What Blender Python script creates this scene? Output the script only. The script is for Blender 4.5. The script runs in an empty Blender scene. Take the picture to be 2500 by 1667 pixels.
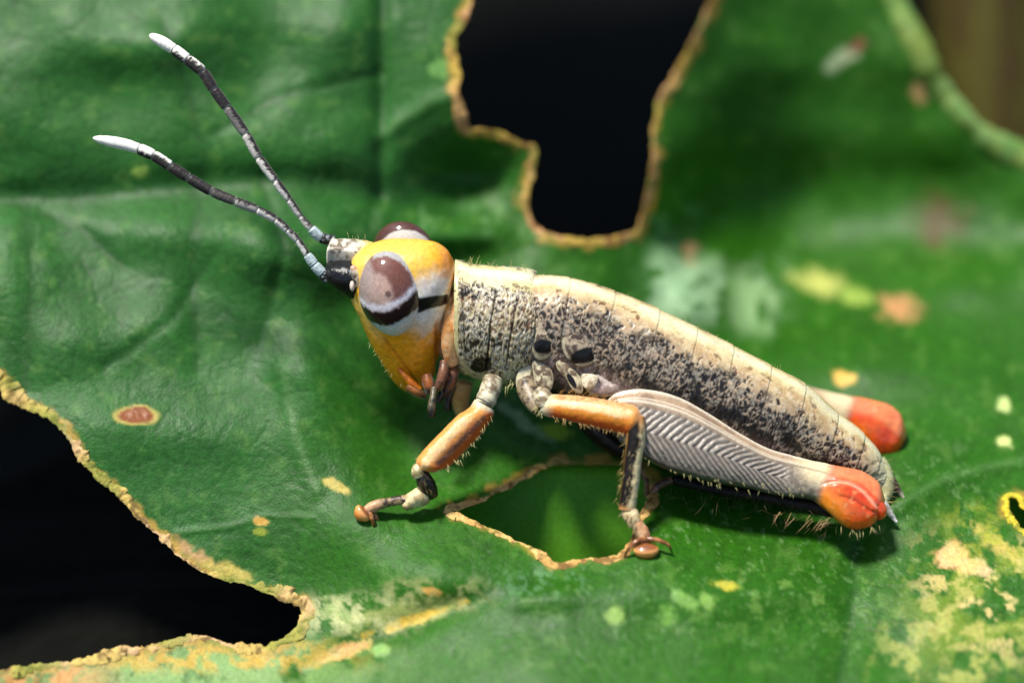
import bpy, math, random
import numpy as np
from mathutils import Matrix, Vector

rng = np.random.default_rng(7)
random.seed(7)
sc = bpy.context.scene
COL = sc.collection

# ----------------------------------------------------------------- camera, sky, sun, exposure
# One unit is about 1.4 mm. The insect was measured in a frame that faces the lens
# (u right, v up, w towards the lens); FRAME turns it so that the lens looks 30 degrees down.
PITCH = math.radians(30)
D = 60.0                       # lens to the middle of the insect
FRAME = Matrix(((1, 0, 0),
                (0, math.sin(PITCH), -math.cos(PITCH)),
                (0, math.cos(PITCH), math.sin(PITCH)))).to_4x4()
cam = bpy.data.cameras.new('camera')
cam.sensor_width = 36.0
cam.lens = 36.0 * D / 25.0
cam.clip_start = 0.5
cam.clip_end = 5000
cam.dof.use_dof = True
cam.dof.focus_distance = D - 0.95
cam.dof.aperture_fstop = (cam.lens / 1000.0) / 2.9
camo = bpy.data.objects.new('camera', cam)
COL.objects.link(camo)
camo.matrix_world = FRAME @ Matrix.Translation((0, 0, D))
sc.camera = camo

SUN_DIR = FRAME.to_3x3() @ Vector((-0.32, 0.82, 0.48)).normalized()   # towards the sun
elev = math.asin(SUN_DIR.z)
azim = math.atan2(SUN_DIR.x, SUN_DIR.y)
w = bpy.data.worlds.new('World'); sc.world = w; w.use_nodes = True
nt = w.node_tree
sky = nt.nodes.new('ShaderNodeTexSky'); sky.sky_type = 'NISHITA'; sky.sun_disc = False
sky.sun_elevation = elev; sky.sun_rotation = azim
bgn = nt.nodes['Background']; bgn.inputs['Strength'].default_value = 0.105
nt.links.new(sky.outputs[0], bgn.inputs[0])
sl = bpy.data.lights.new('sun', 'SUN'); sl.energy = 4.5; sl.angle = math.radians(10); sl.color = (1, 0.955, 0.88)
so = bpy.data.objects.new('sun', sl); COL.objects.link(so)
so.rotation_euler = SUN_DIR.to_track_quat('Z', 'Y').to_euler()
sc.view_settings.view_transform = 'Standard'; sc.view_settings.look = 'None'
sc.view_settings.gamma = 1.0; sc.view_settings.exposure = 0.45
sc.view_settings.use_curve_mapping = False
sc.unit_settings.system = 'METRIC'; sc.unit_settings.scale_length = 0.0014
sc.cycles.use_denoising = True
sc.cycles.max_bounces = 8; sc.cycles.transparent_max_bounces = 6

# ----------------------------------------------------------------- numpy helpers
def lin(r, g, b):
    c = np.array([r, g, b], float) / 255.0
    return np.where(c <= 0.04045, c / 12.92, ((c + 0.055) / 1.055) ** 2.4)

def sm(a, b, x):
    t = np.clip((x - a) / (b - a), 0, 1)
    return t * t * (3 - 2 * t)

def mix(c1, c2, m):
    m = np.asarray(m)[..., None]
    return np.asarray(c1) * (1 - m) + np.asarray(c2) * m

def hsh(ix, iy, iz, seed):
    h = (ix.astype(np.int64) * 374761393 + iy.astype(np.int64) * 668265263 + iz.astype(np.int64) * 2147483647 + seed * 974634777) & 0xffffffff
    h = ((h ^ (h >> 13)) * 1274126177) & 0xffffffff
    h = ((h ^ (h >> 16)) * 2246822519) & 0xffffffff
    h = h ^ (h >> 13)
    return (h & 0xffffff) / float(0x1000000)

def vnoise(p, seed=0):
    i = np.floor(p); f = p - i; f = f * f * f * (f * (f * 6 - 15) + 10)
    i = i.astype(np.int64); out = 0
    for dx in (0, 1):
        wx = f[..., 0] if dx else 1 - f[..., 0]
        for dy in (0, 1):
            wy = f[..., 1] if dy else 1 - f[..., 1]
            for dz in (0, 1):
                wz = f[..., 2] if dz else 1 - f[..., 2]
                out = out + wx * wy * wz * hsh(i[..., 0] + dx, i[..., 1] + dy, i[..., 2] + dz, seed)
    return out

def fbm(p, octv=4, seed=0, gain=0.5):
    a, s, out, q = 1.0, 0.0, 0.0, p
    for k in range(octv):
        out = out + a * vnoise(q, seed + k * 17); s += a; a *= gain; q = q * 2.03 + 11.7
    return out / s

def worley(p, seed=0, cell=False):
    i = np.floor(p).astype(np.int64); f1 = np.full(p.shape[:-1], 9.0); f2 = f1.copy(); cid = f1.copy()
    for dx in (-1, 0, 1):
        for dy in (-1, 0, 1):
            for dz in (-1, 0, 1):
                jx, jy, jz = i[..., 0] + dx, i[..., 1] + dy, i[..., 2] + dz
                d = np.sqrt((jx + hsh(jx, jy, jz, seed) - p[..., 0]) ** 2 + (jy + hsh(jx, jy, jz, seed + 1) - p[..., 1]) ** 2
                            + (jz + hsh(jx, jy, jz, seed + 2) - p[..., 2]) ** 2)
                f2 = np.minimum(f2, np.maximum(f1, d)); cid = np.where(d < f1, hsh(jx, jy, jz, seed + 5), cid); f1 = np.minimum(f1, d)
    return (f1, f2, cid) if cell else (f1, f2)

def spl(xs, ys, xq):
    xs = np.asarray(xs, float); ys = np.asarray(ys, float); one = ys.ndim == 1
    if one: ys = ys[:, None]
    m = np.gradient(ys, xs, axis=0) if len(xs) > 2 else np.repeat((ys[1:] - ys[:1]) / (xs[1] - xs[0]), 2, 0)
    k = np.clip(np.searchsorted(xs, xq) - 1, 0, len(xs) - 2)
    h = (xs[k + 1] - xs[k])[:, None]; t = np.clip((xq - xs[k])[:, None] / h, 0, 1)
    out = ((2 * t ** 3 - 3 * t ** 2 + 1) * ys[k] + (t ** 3 - 2 * t ** 2 + t) * h * m[k]
           + (-2 * t ** 3 + 3 * t ** 2) * ys[k + 1] + (t ** 3 - t ** 2) * h * m[k + 1])
    return out[:, 0] if one else out

def P(px, py, w):
    px, py, w = np.broadcast_arrays(np.asarray(px, float), np.asarray(py, float), np.asarray(w, float))
    k = 1 - w / D
    return np.stack([(px - 1250) / 100 * k, (833.5 - py) / 100 * k, w], -1)

def nrm(v):
    return v / np.maximum(np.linalg.norm(v, axis=-1, keepdims=True), 1e-9)

def grid_normals(V):
    du = np.gradient(V, axis=0)
    dv = (np.roll(V, -1, 1) - np.roll(V, 1, 1)) / 2
    return nrm(np.cross(dv, du))

# ----------------------------------------------------------------- object helpers
def empty(name, base):
    o = bpy.data.objects.new(name, None); COL.objects.link(o)
    o.matrix_world = FRAME @ Matrix.Translation(Vector(base)); o.empty_display_size = 0.5
    o['base'] = list(map(float, base))
    return o

def tag(o, label=None, cat=None, group=None, kind=None):
    if label: o['label'] = label
    if cat: o['category'] = cat
    if group: o['group'] = group
    if kind: o['kind'] = kind
    return o

def root_base(o):
    while o.parent: o = o.parent
    return np.array(o['base'])

def mesh_obj(name, V, F, mat, parent, col=None, smooth=True):
    V = np.asarray(V, float).reshape(-1, 3) - root_base(parent)
    me = bpy.data.meshes.new(name)
    if isinstance(F, np.ndarray):
        n = F.shape[1]
        me.vertices.add(len(V)); me.vertices.foreach_set('co', V.astype(np.float32).ravel())
        me.loops.add(F.size); me.loops.foreach_set('vertex_index', F.astype(np.int32).ravel())
        me.polygons.add(len(F)); me.polygons.foreach_set('loop_start', np.arange(0, F.size, n, dtype=np.int32))
        me.update(calc_edges=True)
    else:
        me.from_pydata(V.tolist(), [], F)
    if smooth: me.polygons.foreach_set('use_smooth', np.ones(len(me.polygons), bool))
    if col is not None:
        c = np.asarray(col, float)
        if c.ndim == 1: c = np.repeat(c[None], len(V), 0)
        c = c.reshape(-1, 3)
        a = me.color_attributes.new('Col', 'FLOAT_COLOR', 'POINT')
        a.data.foreach_set('color', np.concatenate([np.clip(c, 0.002, 0.95), np.ones((len(V), 1))], 1).astype(np.float32).ravel())
    me.materials.append(mat)
    o = bpy.data.objects.new(name, me); COL.objects.link(o); o.parent = parent
    return o

def ring_faces(ns, nt):
    i = np.arange(ns - 1)[:, None]; j = np.arange(nt)[None]
    a = i * nt + j; b = i * nt + (j + 1) % nt
    return np.stack([a, b, b + nt, a + nt], -1).reshape(-1, 4)

def ring_obj(name, V, mat, parent, col=None):
    ns, nt = V.shape[:2]
    F = ring_faces(ns, nt)
    c0, c1 = V[0].mean(0), V[-1].mean(0)
    VV = np.concatenate([V.reshape(-1, 3), c0[None], c1[None]])
    j = np.arange(nt); n = ns * nt
    cap0 = np.stack([np.full(nt, n), (j + 1) % nt, j, j], -1)
    cap1 = np.stack([np.full(nt, n + 1), (ns - 1) * nt + j, (ns - 1) * nt + (j + 1) % nt, (ns - 1) * nt + (j + 1) % nt], -1)
    faces = F.tolist() + [r[:3] for r in cap0.tolist()] + [r[:3] for r in cap1.tolist()]
    if col is not None:
        c = np.asarray(col, float)
        if c.ndim == 3:
            col = np.concatenate([c.reshape(-1, 3), c[0].mean(0)[None], c[-1].mean(0)[None]])
    return mesh_obj(name, VV, faces, mat, parent, col)

def two_edge(st, ns, nt, wc, thick, theta=30.0, power=2.0):
    """loft from side-view edges: st rows (topx, topy, botx, boty); wc, thick per row."""
    st = np.asarray(st, float); n = len(st)
    mid = (st[:, :2] + st[:, 2:]) / 2
    t = np.concatenate([[0], np.cumsum(np.maximum(np.linalg.norm(np.diff(mid, axis=0), axis=1), 1))])
    q = np.linspace(0, t[-1], ns)
    S = spl(t, st, q); W = spl(t, np.broadcast_to(np.asarray(wc, float), (n,)).copy(), q)
    B = spl(t, np.broadcast_to(np.asarray(thick, float), (n,)).copy(), q)
    top, bot = P(S[:, 0], S[:, 1], W), P(S[:, 2], S[:, 3], W)
    C = (top + bot) / 2; h = np.maximum(np.linalg.norm(top - bot, axis=1) / 2, 0.01)
    e = nrm((top - bot)[:, :2])
    th = math.radians(theta); c, s = math.cos(th), math.sin(th)
    a = np.sqrt(np.maximum(h ** 2 - (B * s) ** 2, (0.4 * h) ** 2)) / c
    U = np.concatenate([e * c, np.full((ns, 1), s)], 1); L = np.concatenate([e * s, np.full((ns, 1), -c)], 1)
    ph = np.linspace(0, 2 * np.pi, nt, endpoint=False)
    cp, sp = np.cos(ph), np.sin(ph)
    cp = np.sign(cp) * np.abs(cp) ** (2 / power); sp = np.sign(sp) * np.abs(sp) ** (2 / power)
    V = C[:, None] + (a[:, None] * cp[None])[..., None] * U[:, None] + (B[:, None] * sp[None])[..., None] * L[:, None]
    g = np.minimum(ph, 2 * np.pi - ph) / np.pi
    return V, q, ph, g, dict(C=C, U=U, L=L, a=a, b=B, t=t)

def tube(path, rad, ns, nt, flat=1.0, side=None, rad_t=None):
    """tapered tube along 3D points; flat squashes across 'side'."""
    path = np.asarray(path, float)
    t = np.concatenate([[0], np.cumsum(np.linalg.norm(np.diff(path, axis=0), axis=1))])
    q = np.linspace(0, t[-1], ns)
    C = spl(t, path, q); R = np.maximum(spl(t if rad_t is None else np.asarray(rad_t) * t[-1], rad, q), 0.003)
    T = nrm(np.gradient(C, axis=0))
    ref = np.array([0.1, 0.2, 1.0]) if side is None else np.asarray(side, float)
    S = nrm(np.cross(T, np.broadcast_to(ref, T.shape))); N = nrm(np.cross(S, T))
    ph = np.linspace(0, 2 * np.pi, nt, endpoint=False)
    V = C[:, None] + R[:, None, None] * (np.cos(ph)[None, :, None] * S[:, None] + flat * np.sin(ph)[None, :, None] * N[:, None])
    return V, q / t[-1], ph

def ellipsoid(c, axes, rad, ns=48, nt=64):
    th = np.linspace(0.01, np.pi - 0.01, ns); ph = np.linspace(0, 2 * np.pi, nt, endpoint=False)
    z = np.cos(th)[:, None] * np.ones(nt)[None]; x = np.sin(th)[:, None] * np.cos(ph)[None]; y = np.sin(th)[:, None] * np.sin(ph)[None]
    A = np.asarray(axes, float)
    V = np.asarray(c) + x[..., None] * A[0] * rad[0] + y[..., None] * A[1] * rad[1] + z[..., None] * A[2] * rad[2]
    return V, x, y, z

def bristles(name, roots, dirs, lens, rad, mat, parent, col, bend=0.15):
    roots = np.asarray(roots, float); dirs = nrm(np.asarray(dirs, float)); n = len(roots)
    lens = np.broadcast_to(lens, (n,)); ref = np.array([0.3, 0.5, 0.8])
    s = nrm(np.cross(dirs, ref)); t = np.cross(dirs, s)
    bd = nrm(rng.normal(size=(n, 3))) * bend
    V, F = [], []
    for i in range(n):
        b = len(V)
        for k, (f, r) in enumerate(((0, 1.0), (0.5, 0.7))):
            c = roots[i] + dirs[i] * lens[i] * f + bd[i] * lens[i] * f * f
            for a in (0, 2.094, 4.189):
                V.append(c + (s[i] * math.cos(a) + t[i] * math.sin(a)) * rad * r)
        V.append(roots[i] + dirs[i] * lens[i] + bd[i] * lens[i])
        for a in range(3):
            F.append((b + a, b + (a + 1) % 3, b + 3 + (a + 1) % 3, b + 3 + a))
            F.append((b + 3 + a, b + 3 + (a + 1) % 3, b + 6))
    o = mesh_obj(name, np.array(V), F, mat, parent, np.asarray(col))
    o['kind'] = 'stuff'
    return o

# ----------------------------------------------------------------- materials
def mat_new(name, rough=0.5, spec=0.5, bump=None, bscale=20, bdist=0.02, sss=0.0, sssr=(0.3, 0.12, 0.04), coat=0.0,
            sheen=0.0, transl=0.0, color=None, cell=False, rvar=0.0, aniso=(1, 1, 1), tgain=1.0):
    m = bpy.data.materials.new(name); m.use_nodes = True
    nt = m.node_tree; b = nt.nodes['Principled BSDF']; out = nt.nodes['Material Output']
    tc = nt.nodes.new('ShaderNodeTexCoord')
    if color is None:
        at = nt.nodes.new('ShaderNodeVertexColor'); at.layer_name = 'Col'; csrc = at.outputs[0]
    else:
        rgb = nt.nodes.new('ShaderNodeRGB'); rgb.outputs[0].default_value = (*color, 1); csrc = rgb.outputs[0]
    # fine grain in the pigment
    n1 = nt.nodes.new('ShaderNodeTexNoise'); n1.inputs['Scale'].default_value = bscale * 0.7; n1.inputs['Detail'].default_value = 5
    mp = nt.nodes.new('ShaderNodeMapping'); mp.inputs['Scale'].default_value = aniso
    nt.links.new(tc.outputs['Object'], mp.inputs[0]); nt.links.new(mp.outputs[0], n1.inputs['Vector'])
    mr = nt.nodes.new('ShaderNodeMapRange'); mr.inputs['From Min'].default_value = 0.25; mr.inputs['From Max'].default_value = 0.75
    mr.inputs['To Min'].default_value = 0.78; mr.inputs['To Max'].default_value = 1.2
    nt.links.new(n1.outputs['Fac'], mr.inputs[0])
    mx = nt.nodes.new('ShaderNodeMix'); mx.data_type = 'RGBA'; mx.blend_type = 'MULTIPLY'; mx.inputs[0].default_value = 1.0
    nt.links.new(csrc, mx.inputs[6]); nt.links.new(mr.outputs[0], mx.inputs[7])
    nt.links.new(mx.outputs[2], b.inputs['Base Color'])
    b.inputs['Roughness'].default_value = rough; b.inputs['Specular IOR Level'].default_value = spec
    if rvar:
        mr2 = nt.nodes.new('ShaderNodeMapRange'); mr2.inputs['From Min'].default_value = 0.3; mr2.inputs['From Max'].default_value = 0.7
        mr2.inputs['To Min'].default_value = rough - rvar; mr2.inputs['To Max'].default_value = rough + rvar
        n3 = nt.nodes.new('ShaderNodeTexNoise'); n3.inputs['Scale'].default_value = bscale * 0.08; n3.inputs['Detail'].default_value = 4
        nt.links.new(tc.outputs['Object'], n3.inputs['Vector']); nt.links.new(n3.outputs['Fac'], mr2.inputs[0]); nt.links.new(mr2.outputs[0], b.inputs['Roughness'])
    b.inputs['Subsurface Weight'].default_value = sss; b.inputs['Subsurface Radius'].default_value = sssr; b.inputs['Subsurface Scale'].default_value = 0.5
    b.inputs['Coat Weight'].default_value = coat; b.inputs['Coat Roughness'].default_value = 0.07
    b.inputs['Sheen Weight'].default_value = sheen; b.inputs['Sheen Roughness'].default_value = 0.4
    if bump:
        if cell:
            n2 = nt.nodes.new('ShaderNodeTexVoronoi'); n2.inputs['Scale'].default_value = bscale; h = n2.outputs['Distance']
        else:
            n2 = nt.nodes.new('ShaderNodeTexNoise'); n2.inputs['Scale'].default_value = bscale; n2.inputs['Detail'].default_value = 6; h = n2.outputs['Fac']
        nt.links.new(mp.outputs[0], n2.inputs['Vector'])
        bp = nt.nodes.new('ShaderNodeBump'); bp.inputs['Strength'].default_value = bump; bp.inputs['Distance'].default_value = bdist
        nt.links.new(h, bp.inputs['Height']); nt.links.new(bp.outputs[0], b.inputs['Normal'])
    if transl:
        tr = nt.nodes.new('ShaderNodeBsdfTranslucent'); ms = nt.nodes.new('ShaderNodeMixShader'); ms.inputs[0].default_value = transl
        tg = nt.nodes.new('ShaderNodeVectorMath'); tg.operation = 'SCALE'; tg.inputs['Scale'].default_value = tgain; nt.links.new(mx.outputs[2], tg.inputs[0]); nt.links.new(tg.outputs[0], tr.inputs[0]); nt.links.new(b.outputs[0], ms.inputs[1]); nt.links.new(tr.outputs[0], ms.inputs[2])
        nt.links.new(ms.outputs[0], out.inputs['Surface'])
    return m

M_leaf = mat_new('leaf_skin', rough=0.5, spec=0.33, bump=0.34, bscale=15, bdist=0.02, cell=True, transl=0.34, rvar=0.06, tgain=2.2)
M_rim = mat_new('dry_leaf_edge', rough=0.75, spec=0.2, bump=0.6, bscale=14, bdist=0.05, sss=0.15)
M_shell = mat_new('mottled_cuticle', rough=0.36, spec=0.45, bump=0.18, bscale=22, bdist=0.03)
M_pale = mat_new('pale_cuticle', rough=0.42, spec=0.45, bump=0.25, bscale=26, bdist=0.02, sss=0.1)
M_orange = mat_new('orange_cuticle', rough=0.3, spec=0.5, bump=0.12, bscale=14, bdist=0.02, sss=0.35, sssr=(0.5, 0.2, 0.05), coat=0.25)
M_knee = mat_new('red_orange_knee', rough=0.36, spec=0.5, bump=0.06, bscale=10, bdist=0.02, sss=0.25, sssr=(0.6, 0.15, 0.05), coat=0.7)
M_leg = mat_new('downy_orange_leg', rough=0.4, spec=0.5, bump=0.35, bscale=24, bdist=0.02, sss=0.2, sssr=(0.5, 0.2, 0.06), sheen=0.3)
M_femur = mat_new('silvery_femur', rough=0.38, spec=0.55, bump=0.35, bscale=26, bdist=0.02)
M_black = mat_new('black_cuticle', rough=0.3, spec=0.5, bump=0.5, bscale=22, bdist=0.03)
M_eye = mat_new('compound_eye', rough=0.5, spec=0.2, bump=0.35, bscale=26, bdist=0.012, coat=0.9, cell=True)
M_ant = mat_new('antenna_cuticle', rough=0.5, spec=0.4, bump=0.4, bscale=40, bdist=0.015, sheen=0.2)
M_shin = mat_new('dark_shin', rough=0.6, spec=0.25, bump=0.4, bscale=24, bdist=0.02)
M_hair = mat_new('bristle', rough=0.4, spec=0.4, transl=0.3)
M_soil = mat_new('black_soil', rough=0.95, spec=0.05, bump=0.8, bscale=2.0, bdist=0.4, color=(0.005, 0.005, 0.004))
M_stem = mat_new('olive_stem', rough=0.6, spec=0.3, bump=0.3, bscale=1.5, bdist=0.1, aniso=(4, 4, 0.4))

# ----------------------------------------------------------------- ground
gs = 1500.0; GZ = -8.5
me = bpy.data.meshes.new('ground')
n = 60
gx = np.sign(np.linspace(-1, 1, n)) * np.abs(np.linspace(-1, 1, n)) ** 3 * gs
gv = [(x, y, GZ + 0.8 * math.sin(x * 0.4 + y * 0.23) * math.cos(y * 0.31)) for x in gx for y in gx]
gf = [(i * n + j, (i + 1) * n + j, (i + 1) * n + j + 1, i * n + j + 1) for i in range(n - 1) for j in range(n - 1)]
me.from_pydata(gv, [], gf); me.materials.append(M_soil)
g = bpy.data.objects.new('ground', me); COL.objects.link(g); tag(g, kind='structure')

# ----------------------------------------------------------------- the chewed leaf
CP = np.array([
 (-600,-500,-4.5),(-600,400,-1.8),(-600,850,-.4),(0,0,-2.9),(0,300,-2.5),(0,480,-2.35),(0,650,-1.3),(0,850,-.4),
 (200,1050,.1),(350,1250,.6),(550,1400,1.0),(730,1480,1.3),(400,0,-3.1),(400,300,-2.7),(400,470,-2.5),(400,650,-1.5),
 (400,900,-.6),(700,900,-1.1),(700,1200,.6),(890,1285,1.42),(900,0,-3.8),(900,300,-3.2),(900,480,-3.0),(800,700,-2.1),
 (1000,1000,-1.2),(1100,1150,-.3),(1100,1260,.95),(1150,300,-3.4),(1300,400,-4.1),(1100,480,-4.0),(1300,560,-4.0),(1500,620,-4.0),(1600,400,-5.0),
 (1650,150,-5.8),(1700,-100,-6.6),(1350,1130,-.9),(1560,1150,-.8),(1250,1320,1.45),(1400,1375,1.95),(1577,1362,2.12),
 (1300,800,-2.9),(1700,800,-3.9),(1900,590,-9.3),(2000,300,-8.9),(2000,80,-8.5),(2220,100,-7.9),(2330,290,-7.8),(2150,520,-9.2),(1720,450,-7.6),
 (2450,370,-7.6),(2350,600,-7.9),(2200,800,-5.2),(2450,800,-4.8),(2300,1000,-2.7),(2450,1150,-1.0),(2200,1200,.0),
 (1900,1190,-.75),(1600,1232,.3),(1750,1236,.1),(1900,1262,.2),(2000,1296,.45),(2100,1318,.6),(1950,1370,1.5),(1750,1340,1.5),(2300,1350,1.0),(2450,1450,1.9),(300,1640,2.3),(700,1600,2.0),(1000,1520,2.4),(1250,1667,4.0),
 (1600,1500,2.9),(1900,1500,2.5),(1800,1667,4.0),(2100,1500,2.2),(2300,1667,3.6),(2500,1667,3.8),(1250,2200,8),(300,2000,4.5),
 (2500,2200,8),(900,-700,-9),(1700,-800,-13),(0,-800,-7),(2100,-800,-12),(0,-2500,-17),(1200,-2500,-24),(2100,-2500,-26),(-900,-1500,-9),(3300,900,-4),(3300,1600,3),(-600,1800,3)], float)

def tps_fit(cp):
    p = cp[:, :2] / 500.0; n = len(p)
    d = np.linalg.norm(p[:, None] - p[None], axis=-1)
    K = np.where(d > 0, d * d * np.log(d + 1e-12), 0) + np.eye(n) * 0.004
    A = np.zeros((n + 3, n + 3)); A[:n, :n] = K; A[:n, n] = 1; A[:n, n + 1:] = p; A[n, :n] = 1; A[n + 1:, :n] = p.T
    return np.linalg.solve(A, np.concatenate([cp[:, 2], np.zeros(3)]))
TPS = tps_fit(CP)

def seg_dist(px, py, line):
    """distance to a polyline and nearest point"""
    best = np.full(px.shape, 1e9); nx = px.copy(); ny = py.copy()
    for (x0, y0), (x1, y1) in zip(line[:-1], line[1:]):
        dx, dy = x1 - x0, y1 - y0; L2 = dx * dx + dy * dy + 1e-9
        t = np.clip(((px - x0) * dx + (py - y0) * dy) / L2, 0, 1)
        qx, qy = x0 + t * dx, y0 + t * dy; d = np.hypot(px - qx, py - qy)
        m = d < best; best = np.where(m, d, best); nx = np.where(m, qx, nx); ny = np.where(m, qy, ny)
    return best, nx, ny

CREASES = [  # polyline, width, depth of the groove along w
 ([(-300,500),(0,487),(200,478),(400,462),(640,438),(800,450),(960,480),(1100,520)], 40, .22),
 ([(932,-300),(932,200),(925,480)], 22, .20),
 ([(400,60),(460,220),(500,400),(470,640),(480,900)], 26, .06),
 ([(60,480),(75,700),(60,950)], 30, .07),
 ([(690,900),(720,1060),(770,1190)], 26, -.06),
 ([(1180,1010),(1250,1080),(1330,1110)], 24, -.14),
 ([(2090,1330),(2075,1500),(2040,1700)], 30, .16),
 ([(2140,1260),(2300,1170),(2400,1140),(2560,1110)], 24, -.14),
 ([(740,1640),(900,1560),(1080,1490),(1300,1420)], 34, .22),
 ([(430,1300),(560,1285),(650,1258),(760,1262)], 8, -.03),
 ([(300,650),(200,560),(100,520)], 18, .06), ([(640,440),(690,620),(640,830)], 18, .06), ([(250,900),(420,780),(520,620)], 16, .05),
 ([(1620,650),(1680,760)], 28, -.2), ([(1760,640),(1850,720),(1880,800)], 30, -.22), ([(1690,690),(1740,640)], 26, -.18),
 ([(930,180),(700,230),(520,330)], 16, .05), ([(930,330),(1050,250),(1110,230)], 22, -.10),
]
BULGES = [  # x, y, rx, ry, amount along w
 (700,610,210,105,1.0),(760,930,105,150,.75),(100,310,260,130,.35),(380,570,230,60,.4),(200,800,170,90,.35),(680,330,220,100,.5),
 (990,1080,90,130,-.6),(1120,430,110,60,-.9),(480,1060,190,80,.35),(1130,570,110,45,.5),(350,110,220,80,.5),(800,110,100,110,.4),
 (1060,1400,160,60,.3),(880,1400,140,60,-.1),(1300,1450,160,40,.3),(1800,1450,260,60,.3),(2250,1500,120,120,.25),
 (2370,690,120,60,.6),(1700,720,70,60,.4),(2250,900,200,70,.4),(1190,1040,80,50,.3),
]

def veinlets(px, py):
    q = np.stack([px / 75, py / 55, px * 0 + .5], -1); q = q + .5 * (np.stack([fbm(q * 2, 2, 301), fbm(q * 2, 2, 302), q[..., 2] * 0], -1) - .5)
    f1, f2 = worley(q, 310); g1, g2 = worley(q * np.array([2.4, 2.4, 1]) + 7, 320)
    return np.exp(-((f2 - f1) / .06) ** 2) + .5 * np.exp(-((g2 - g1) / .08) ** 2)

def leaf_w(px, py):
    sh = px.shape; p = np.stack([px.ravel(), py.ravel()], -1) / 500.0; n = len(CP); out = np.zeros(len(p))
    for i in range(0, len(p), 20000):
        q = p[i:i + 20000]; d2 = ((q[:, None] - CP[None, :, :2] / 500.0) ** 2).sum(-1)
        out[i:i + 20000] = (0.5 * d2 * np.log(d2 + 1e-12)) @ TPS[:n] + TPS[n] + q @ TPS[n + 1:]
    wv = out.reshape(sh)
    for line, wd, dp in CREASES:
        d, _, _ = seg_dist(px, py, line); wv = wv - dp * np.exp(-(d / wd) ** 2)
    for x, y, rx, ry, a in BULGES:
        wv = wv + a * np.exp(-((px - x) / rx) ** 2 - ((py - y) / ry) ** 2)
    q = np.stack([px / 230, py / 150, px * 0], -1)
    dmp = 1 - .65 * sm(900, 1200, py)
    wv = wv + dmp * (0.74 * (fbm(q * np.array([1.0, .7, 1.0]), 2, 5) - 0.5) + 0.02 * (fbm(q * 3.5, 2, 9) - 0.5)) + 0.012 * (fbm(q * 24, 2, 31) - 0.5) - 0.012 * veinlets(px, py)
    return wv

HOLES = {
 'top': [(1151,0),(1147,25),(1128,62),(1110,91),(1110,124),(1120,166),(1124,191),(1116,220),(1128,265),(1143,312),(1152,319),(1178,319),(1232,330),
         (1269,348),(1309,365),(1305,385),(1298,439),(1286,468),(1290,518),(1303,547),(1352,572),(1415,586),(1477,584),(1518,580),(1555,564),
         (1576,497),(1593,406),(1601,290),(1613,236),(1647,186),(1680,124),(1705,75),(1721,33),(1742,-4),(1800,-160),(1780,-330),(1500,-420),(1250,-330),(1180,-150)],
 'lower_left': [(0,932),(15,958),(51,989),(113,1014),(154,1050),(196,1117),(247,1174),(304,1220),(340,1267),(391,1308),(427,1349),(479,1385),(556,1416),
         (618,1431),(674,1454),(721,1467),(741,1488),(736,1519),(710,1550),(659,1573),(566,1573),(489,1552),(427,1560),(360,1580),(283,1586),(206,1611),
         (103,1622),(0,1637),(-200,1650),(-420,1580),(-480,1300),(-300,1000),(-120,900)],
 'middle': [(1097,1251),(1172,1223),(1251,1184),(1330,1141),(1349,1134),(1428,1131),(1507,1131),(1560,1142),(1590,1170),(1588,1215),(1560,1262),(1540,1320),
         (1526,1341),(1507,1357),(1471,1365),(1440,1361),(1400,1373),(1353,1373),(1330,1353),(1290,1333),(1251,1314),(1212,1294),(1168,1278),(1133,1263)],
 'right': [(2457,1216),(2466,1208),(2482,1212),(2500,1240),(2540,1265),(2570,1300),(2555,1325),(2520,1310),(2495,1292),(2473,1266),(2461,1239)],
 'upper_right': [(2192,0),(2227,66),(2253,117),(2278,173),(2314,224),(2350,270),(2396,316),(2467,357),(2560,395),(2800,470),(3450,560),(3450,-2900),(2250,-2900),(2100,-1000),(2140,-400)],
}
def inside(px, py, poly):
    c = np.zeros(px.shape, bool); n = len(poly)
    for i in range(n):
        (x0, y0), (x1, y1) = poly[i], poly[(i + 1) % n]
        if y0 == y1: continue
        k = ((y0 > py) != (y1 > py)) & (px < (x1 - x0) * (py - y0) / (y1 - y0) + x0)
        c ^= k
    return c

def smooth_loop(poly, step=4.0, rough=1.0, seed=1):
    p = np.array(poly + poly[:3], float)
    t = np.concatenate([[0], np.cumsum(np.linalg.norm(np.diff(p, axis=0), axis=1))])
    n = len(poly); full = np.array(poly[-3:] + poly + poly[:3], float)
    tf = np.concatenate([[0], np.cumsum(np.linalg.norm(np.diff(full, axis=0), axis=1))])
    q = np.arange(tf[3], tf[n + 3], step)
    s = spl(tf, full, q)
    tn = nrm(np.gradient(s, axis=0)); no = np.stack([-tn[:, 1], tn[:, 0]], -1)
    z = np.stack([s[:, 0] / 18, s[:, 1] / 18, np.full(len(s), seed * 3.7)], -1)
    return s + no * ((fbm(z, 3, seed)[:, None] - 0.5) * 10 * rough + (vnoise(z * 3.1, seed + 50)[:, None] - .5) * 3.5 * rough)
LOOPS = {k: smooth_loop(v, 4.0, 0.4 if k == 'upper_right' else 1.0, i + 1) for i, (k, v) in enumerate(HOLES.items())}

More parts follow.
